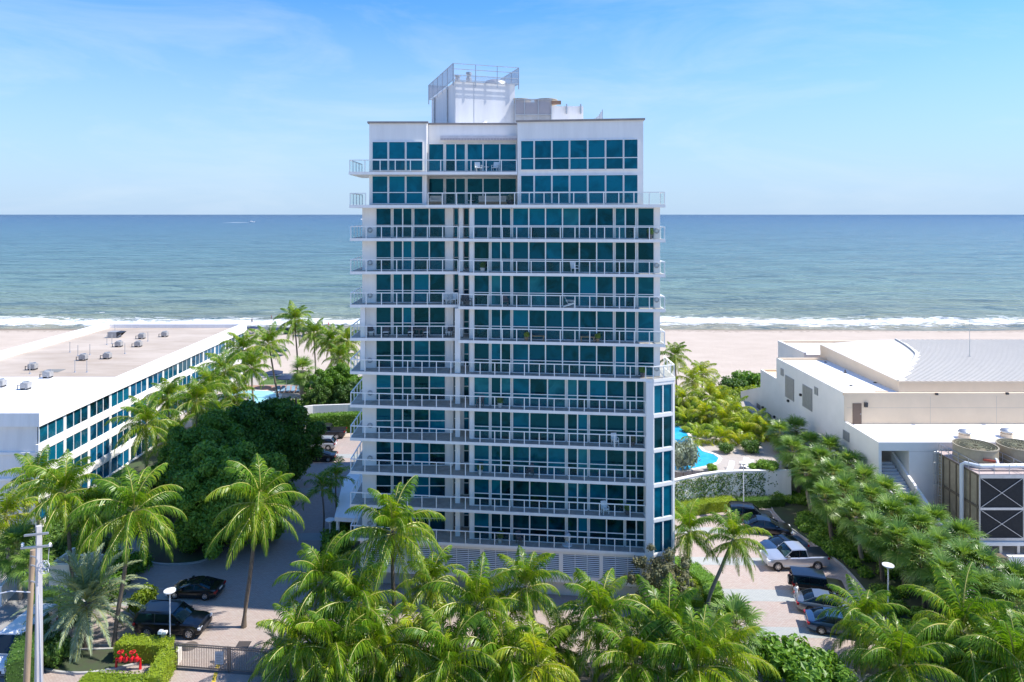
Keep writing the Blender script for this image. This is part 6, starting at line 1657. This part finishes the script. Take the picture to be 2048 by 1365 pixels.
# wooden cabanas by the hotel pool
WOOD = M('orange_timber', (.42,.17,.055), .6, var=.25, vs_=2, stretch=(1,1,.2))
for i, (px, py) in enumerate(((478,842),(458,846),(440,858))):
    c = G(px,py,LZ-.6)
    A = wthing('timber_cabana', 'orange timber cabana with sloping canvas near the hotel pool, '+['rightmost','middle one','leftmost'][i], 'cabana', c, 'timber cabanas')
    for dx in (-.9,.9):
        for dy in (-.8,.8): MB().box(c.x+dx-.12,c.x+dx+.12,c.y+dy-.12,c.y+dy+.12,c.z,c.z+3.1).build('post', WOOD, A)
    for j in range(9): MB().box(c.x-.88+j*.2,c.x-.72+j*.2,c.y+.82,c.y+.88,c.z+.1,c.z+2.9).build('plank', WOOD, A)
    MB().prism([(c.x-1.3,c.y-1.2),(c.x+1.3,c.y-1.2),(c.x+1.3,c.y+1.2),(c.x-1.3,c.y+1.2)], [c.z+3.1]*4, [c.z+3.2,c.z+3.6,c.z+3.6,c.z+3.2]).build('canvas_roof', M('cream_canvas',(.6,.55,.47),.8), A)
# volleyball/net posts and bird-like speckle on sand near the auditorium: beach marker posts
for i, px in enumerate((1590,1617,1632)):
    c = G(px, 700+3*i, .5); o = MB().tube([c,(c.x,c.y,c.z+1.6+.2*i)], .05, 6).box(c.x-.2,c.x+.2,c.y-.04,c.y+.04,c.z+1.5,c.z+1.75).build('beach_marker', DARKST)
    tag(o, 'thin dark marker post on the sand behind the auditorium, %s' % ['leftmost','middle','rightmost'][i], 'post', 'beach marker posts')

# ------------------------------------------------------------------ boats
def boat(px, py, L, label, rz):
    c = G(px, py); A = thing('motor_boat', label, 'boat', (c.x,c.y,.0), R(rz), 'boats')
    hw = L*.14
    hull = [[(-L/2,-hw,.1),(-L/2,hw,.1),(-L/2,hw*1.05,L*.10),(-L/2,-hw*1.05,L*.10)],[(L*.15,-hw,.1),(L*.15,hw,.1),(L*.15,hw*1.1,L*.11),(L*.15,-hw*1.1,L*.11)],[(L*.42,-hw*.4,.4),(L*.42,hw*.4,.4),(L*.42,hw*.5,L*.13),(L*.42,-hw*.5,L*.13)],[(L*.5,-.05,.8),(L*.5,.05,.8),(L*.5,.1,L*.14),(L*.5,-.1,L*.14)]]
    loft(hull).build('hull', WHITE2, A)
    loft([[(u,-w,L*.1),(u,w,L*.1),(u,w*.85,z),(u,-w*.85,z)] for u,w,z in ((-L*.3,hw*.7,L*.19),(0,hw*.75,L*.2),(L*.12,hw*.6,L*.15),(L*.22,hw*.4,L*.115))]).build('cabin', WHITE2, A)
    MB().box(-L*.1,-L*.08,-.1,.1,L*.19,L*.28).build('mast', WHITE2, A)
    return A
boat(504, 445, 26, 'white motor yacht trailing a wake near the horizon, left of the tower', 0)
boat(723, 440, 30, 'distant dark-hulled boat beside the tower edge', 90)
c = G(504,445.6)
FOAMM = M('wake_foam', (.8,.82,.82), .8)
o = MB().add([(c.x-13,c.y-6,.06),(c.x-13,c.y+8,.06),(c.x-75,c.y+22,.06),(c.x-125,c.y+6,.06),(c.x-75,c.y-14,.06)],[(0,4,3,2,1)]).build('wake', FOAMM); o['kind'] = 'structure'

# ------------------------------------------------------------------ things on the balconies
WICK = M('white_wicker', (.75,.75,.74), .6); CUSH = M('beige_cushion', (.55,.47,.38), .85, var=.08, vs_=4); TEAK = M('teak', (.30,.19,.10), .7)
DWICK = M('dark_wicker', (.09,.08,.085), .7)
def chair(x, y, z, rz, mat, label, name='balcony_chair', group='balcony chairs', back=.55, cushion=None):
    A = thing(name, label, 'chair', (x,y,z), R(rz), group)
    MB().box(-.26,.26,-.26,.24,.38,.44).build('seat', cushion or mat, A)
    MB().add([(-.27,.22,.42),(.27,.22,.42),(.25,.36,.42+back),(-.25,.36,.42+back),(-.27,.27,.42),(.27,.27,.42),(.25,.41,.42+back),(-.25,.41,.42+back)],[(0,1,2,3),(7,6,5,4),(3,2,6,7),(0,3,7,4),(1,5,6,2)]).build('backrest', mat, A)
    for sx in (-.25,.25):
        for sy in (-.23,.22): MB().box(sx-.025,sx+.025,sy-.025,sy+.025,0,.4).build('leg', mat, A)
        MB().box(sx-.03,sx+.03,-.26,.3,.62,.66).build('armrest', mat, A); MB().box(sx-.02,sx+.02,-.25,-.2,.4,.62).build('arm_post', mat, A)
    return A
def table(x, y, z, r, h, mat, label, name='balcony_table'):
    A = thing(name, label, 'table', (x,y,z), 0, 'balcony tables')
    MB().lathe([(r,h-.05),(r,h)], 18).build('table_top', mat, A); MB().lathe([(.05,.05),(.05,h-.05)], 8).build('column', mat, A); MB().lathe([(r*.55,0),(r*.5,.05)], 14).build('foot', mat, A)
zp = 37.6+TH+.01
chair(PX(957,62.9),62.9,zp,20,WICK,'white wicker chair on the top balcony, left of the small table')
chair(PX(990,62.9),62.9,zp,-20,WICK,'white wicker chair on the top balcony, right of the small table')
table(PX(973,62.8),62.8,zp,.25,.5,WICK,'small white side table between the two wicker chairs')
z1_ = zb(4)+TH+.01; 
# adirondack chair
def adirondack(x,y,z,rz,label):
    A = thing('slatted_chair', label, 'chair', (x,y,z), R(rz), 'slatted garden chairs')
    for i in range(5): MB().add([(-.28+i*.115,.18,.30),(-.18+i*.115,.18,.30),(-.18+i*.115,.55,1.05+.04*(2-abs(i-2))),(-.28+i*.115,.55,1.05+.04*(2-abs(i-2)))],[(0,1,2,3)]).build('back_slat', WHITE2, A)
    for i in range(4): MB().box(-.28,.28,-.42+i*.15,-.3+i*.15,.38-.025*i,.41-.025*i).build('seat_slat', WHITE2, A)
    for s_ in (-1,1):
        MB().box(s_*.34-.06,s_*.34+.06,-.45,.35,.56,.59).build('armrest', WHITE2, A); MB().box(s_*.31-.03,s_*.31+.03,-.45,-.36,0,.56).build('leg', WHITE2, A)
        MB().add([(s_*.30-.02,-.45,.34),(s_*.30+.02,-.45,.34),(s_*.30+.02,.6,.0),(s_*.30-.02,.6,.0),(s_*.30-.02,-.45,.42),(s_*.30+.02,-.45,.42),(s_*.30+.02,.6,.08),(s_*.30-.02,.6,.08)],[(0,3,2,1),(4,5,6,7),(0,1,5,4),(2,3,7,6),(0,4,7,3),(1,2,6,5)]).build('side_rail', WHITE2, A)
zk = lambda k: zb(k)+TH+.01
xq = on(1140, lambda x: Yf(x)+.5); adirondack(xq.x, xq.y, zk(3), 80, 'white slatted garden chair on the fourth balcony from the top, right part')
# sofas in the penthouse loggia
def sofa(px, Y, w, label):
    x = PX(px,Y); A = thing('outdoor_sofa', label, 'sofa', (x,Y,zk(0)), 0, 'loggia sofas')
    MB().box(-w/2,w/2,-.4,.4,.08,.32).build('base', TEAK, A); MB().box(-w/2+.04,w/2-.04,-.4,.3,.32,.48).build('seat_cushion', CUSH, A)
    MB().box(-w/2,w/2,.22,.42,.48,.86).build('back_cushion', CUSH, A)
    for s_ in (-1,1): MB().box(s_*(w/2-.09)-.09,s_*(w/2-.09)+.09,-.4,.42,.481,.66).build('armrest', CUSH, A)
sofa(872, 63.4, 1.2, 'rounded beige armchair at the left of the penthouse loggia')
sofa(985, 63.6, 2.6, 'long beige sofa in the penthouse loggia')
table(PX(940,63.2), 63.2, zk(0), .38, .45, M('stone_grey',(.45,.43,.40),.7), 'low stone table left of the long loggia sofa')
A = thing('potted_plant','striped potted plant at the right end of the loggia sofa','plant',(PX(1021,63.2),63.2,zk(0)))
MB().lathe([(.2,0),(.28,.4),(.25,.42)],14).build('pot', DWICK, A); link('foliage', bush_mesh('silver',SILVL,1), None, A, (0,0,.35), None, (.5,.5,.6))
# dining set on the fifth balcony, left part
for i,(px,rz) in enumerate(((742,20),(772,0),(822,0),(852,0),(898,-20))): chair(PX(px,62.75),62.75,zk(4),rz,DWICK,'dark wicker dining chair on the fifth balcony from the top, %s from the left' % ordw[i],back=.5,cushion=WICK)
table(PX(838,62.6),62.6,zk(4),.55,.74,DWICK,'round dark dining table on the fifth balcony from the top')
# lounger and chairs on the fourth balcony
for i,px in enumerate((894,908)): chair(PX(px,62.6),62.6,zk(3),40-60*i,WICK,'white chair on the fourth balcony from the top, %s of the column' % ['left','just left'][i])
for i,px in enumerate((928,936)): q = on(px, lambda x: Yf(x)+.6); chair(q.x,q.y,zk(3),30*i,DWICK,'dark chair behind the column on the fourth balcony, %s' % ['left one','right one'][i])
# benches and pots on the fifth balcony, right part
for i,(px,pp) in enumerate(((1075,1053),(1175,1195))):
    q = on(px, lambda x: Yf(x)+.45); A = thing('wooden_bench','%s wooden bench on the fifth balcony from the top' % ['left','right'][i],'bench',(q.x,q.y,zk(4)),R(-6),'balcony benches')
    MB().box(-.65,.65,-.2,.2,.40,.46).build('seat', TEAK, A)
    for s_ in (-.55,.55): MB().box(s_-.05,s_+.05,-.18,.18,0,.4).build('leg', TEAK, A)
    q = on(pp, lambda x: Yf(x)+.45); A = thing('potted_plant','potted grass beside the %s wooden bench' % ['left','right'][i],'plant',(q.x,q.y,zk(4)),0,'balcony pots')
    MB().lathe([(.14,0),(.2,.3),(.18,.32)],14).build('pot', TEAK, A); link('foliage', bush_mesh('lime',HEDGL,1), None, A, (0,0,.25), None, (.34,.34,.5))
# a few more chairs, a grill and pots spread over the lower balconies
for (k,px,mat,lab) in ((9,1040,DWICK,'dark chair on the lowest balcony left of the hanging chair'),(8,1210,WICK,'pale chair on the second balcony from the bottom'),(7,1060,DWICK,'dark chair on the third balcony from the bottom'),(6,1230,WICK,'pale chair on the fourth balcony from the bottom'),(5,960,DWICK,'dark chair beside the column on the fifth balcony from the bottom'),(2,1010,DWICK,'dark chair on the third balcony from the top, right part'),(1,1150,WICK,'pale chair on the second balcony from the top')):
    q = on(px, lambda x: Yf(x)+.55); chair(q.x,q.y,zk(k+1),rp_.uniform(-40,40),mat,lab)
q = on(1135, lambda x: Yf(x)+.5)
A = thing('hanging_chair','white hanging lounge chair on its frame on the lowest balcony','chair',(q.x,q.y,zk(10)))
MB().tube([(0,.3,0),(0,.35,1.2),(0,.15,1.9),(0,-.1,1.95)],.03,8).build('stand', WLAMP, A); MB().lathe([(.02,.5),(.22,.56),(.3,.8),(.26,1.05),(.16,1.2)],14,(0,-.1,0)).build('basket', M('grey_wicker',(.45,.44,.43),.7), A); MB().lathe([(.45,0),(.42,.05)],14,(0,.2,0)).build('base', WLAMP, A)

# potted plants spread along the balconies
flw = ['','second','third','fourth','fifth','sixth','seventh','eighth','ninth','tenth','eleventh']
for (k,px,key,r_) in ((1,1300,'mid',.35),(2,965,'mid',.32),(5,1285,'bright',.4),(6,1000,'mid',.35),(7,1265,'olive',.35),(8,960,'mid',.4),(9,1255,'bright',.38),(10,1000,'mid',.4)):
    q = on(px, lambda x: Yf(x)+.5)
    A = thing('potted_plant', 'potted shrub on the %s balcony level from the top, %s half' % (flw[k], 'left' if px < 1110 else 'right'), 'plant', (q.x,q.y,zk(k)), 0, 'balcony pots')
    MB().lathe([(.16,0),(.22,.38),(.2,.4)],14).build('pot', DWICK if k % 2 else CONC, A); link('foliage', bush_mesh(key,LM[key],1), None, A, (0,0,.3), None, (r_,r_,r_*1.8))
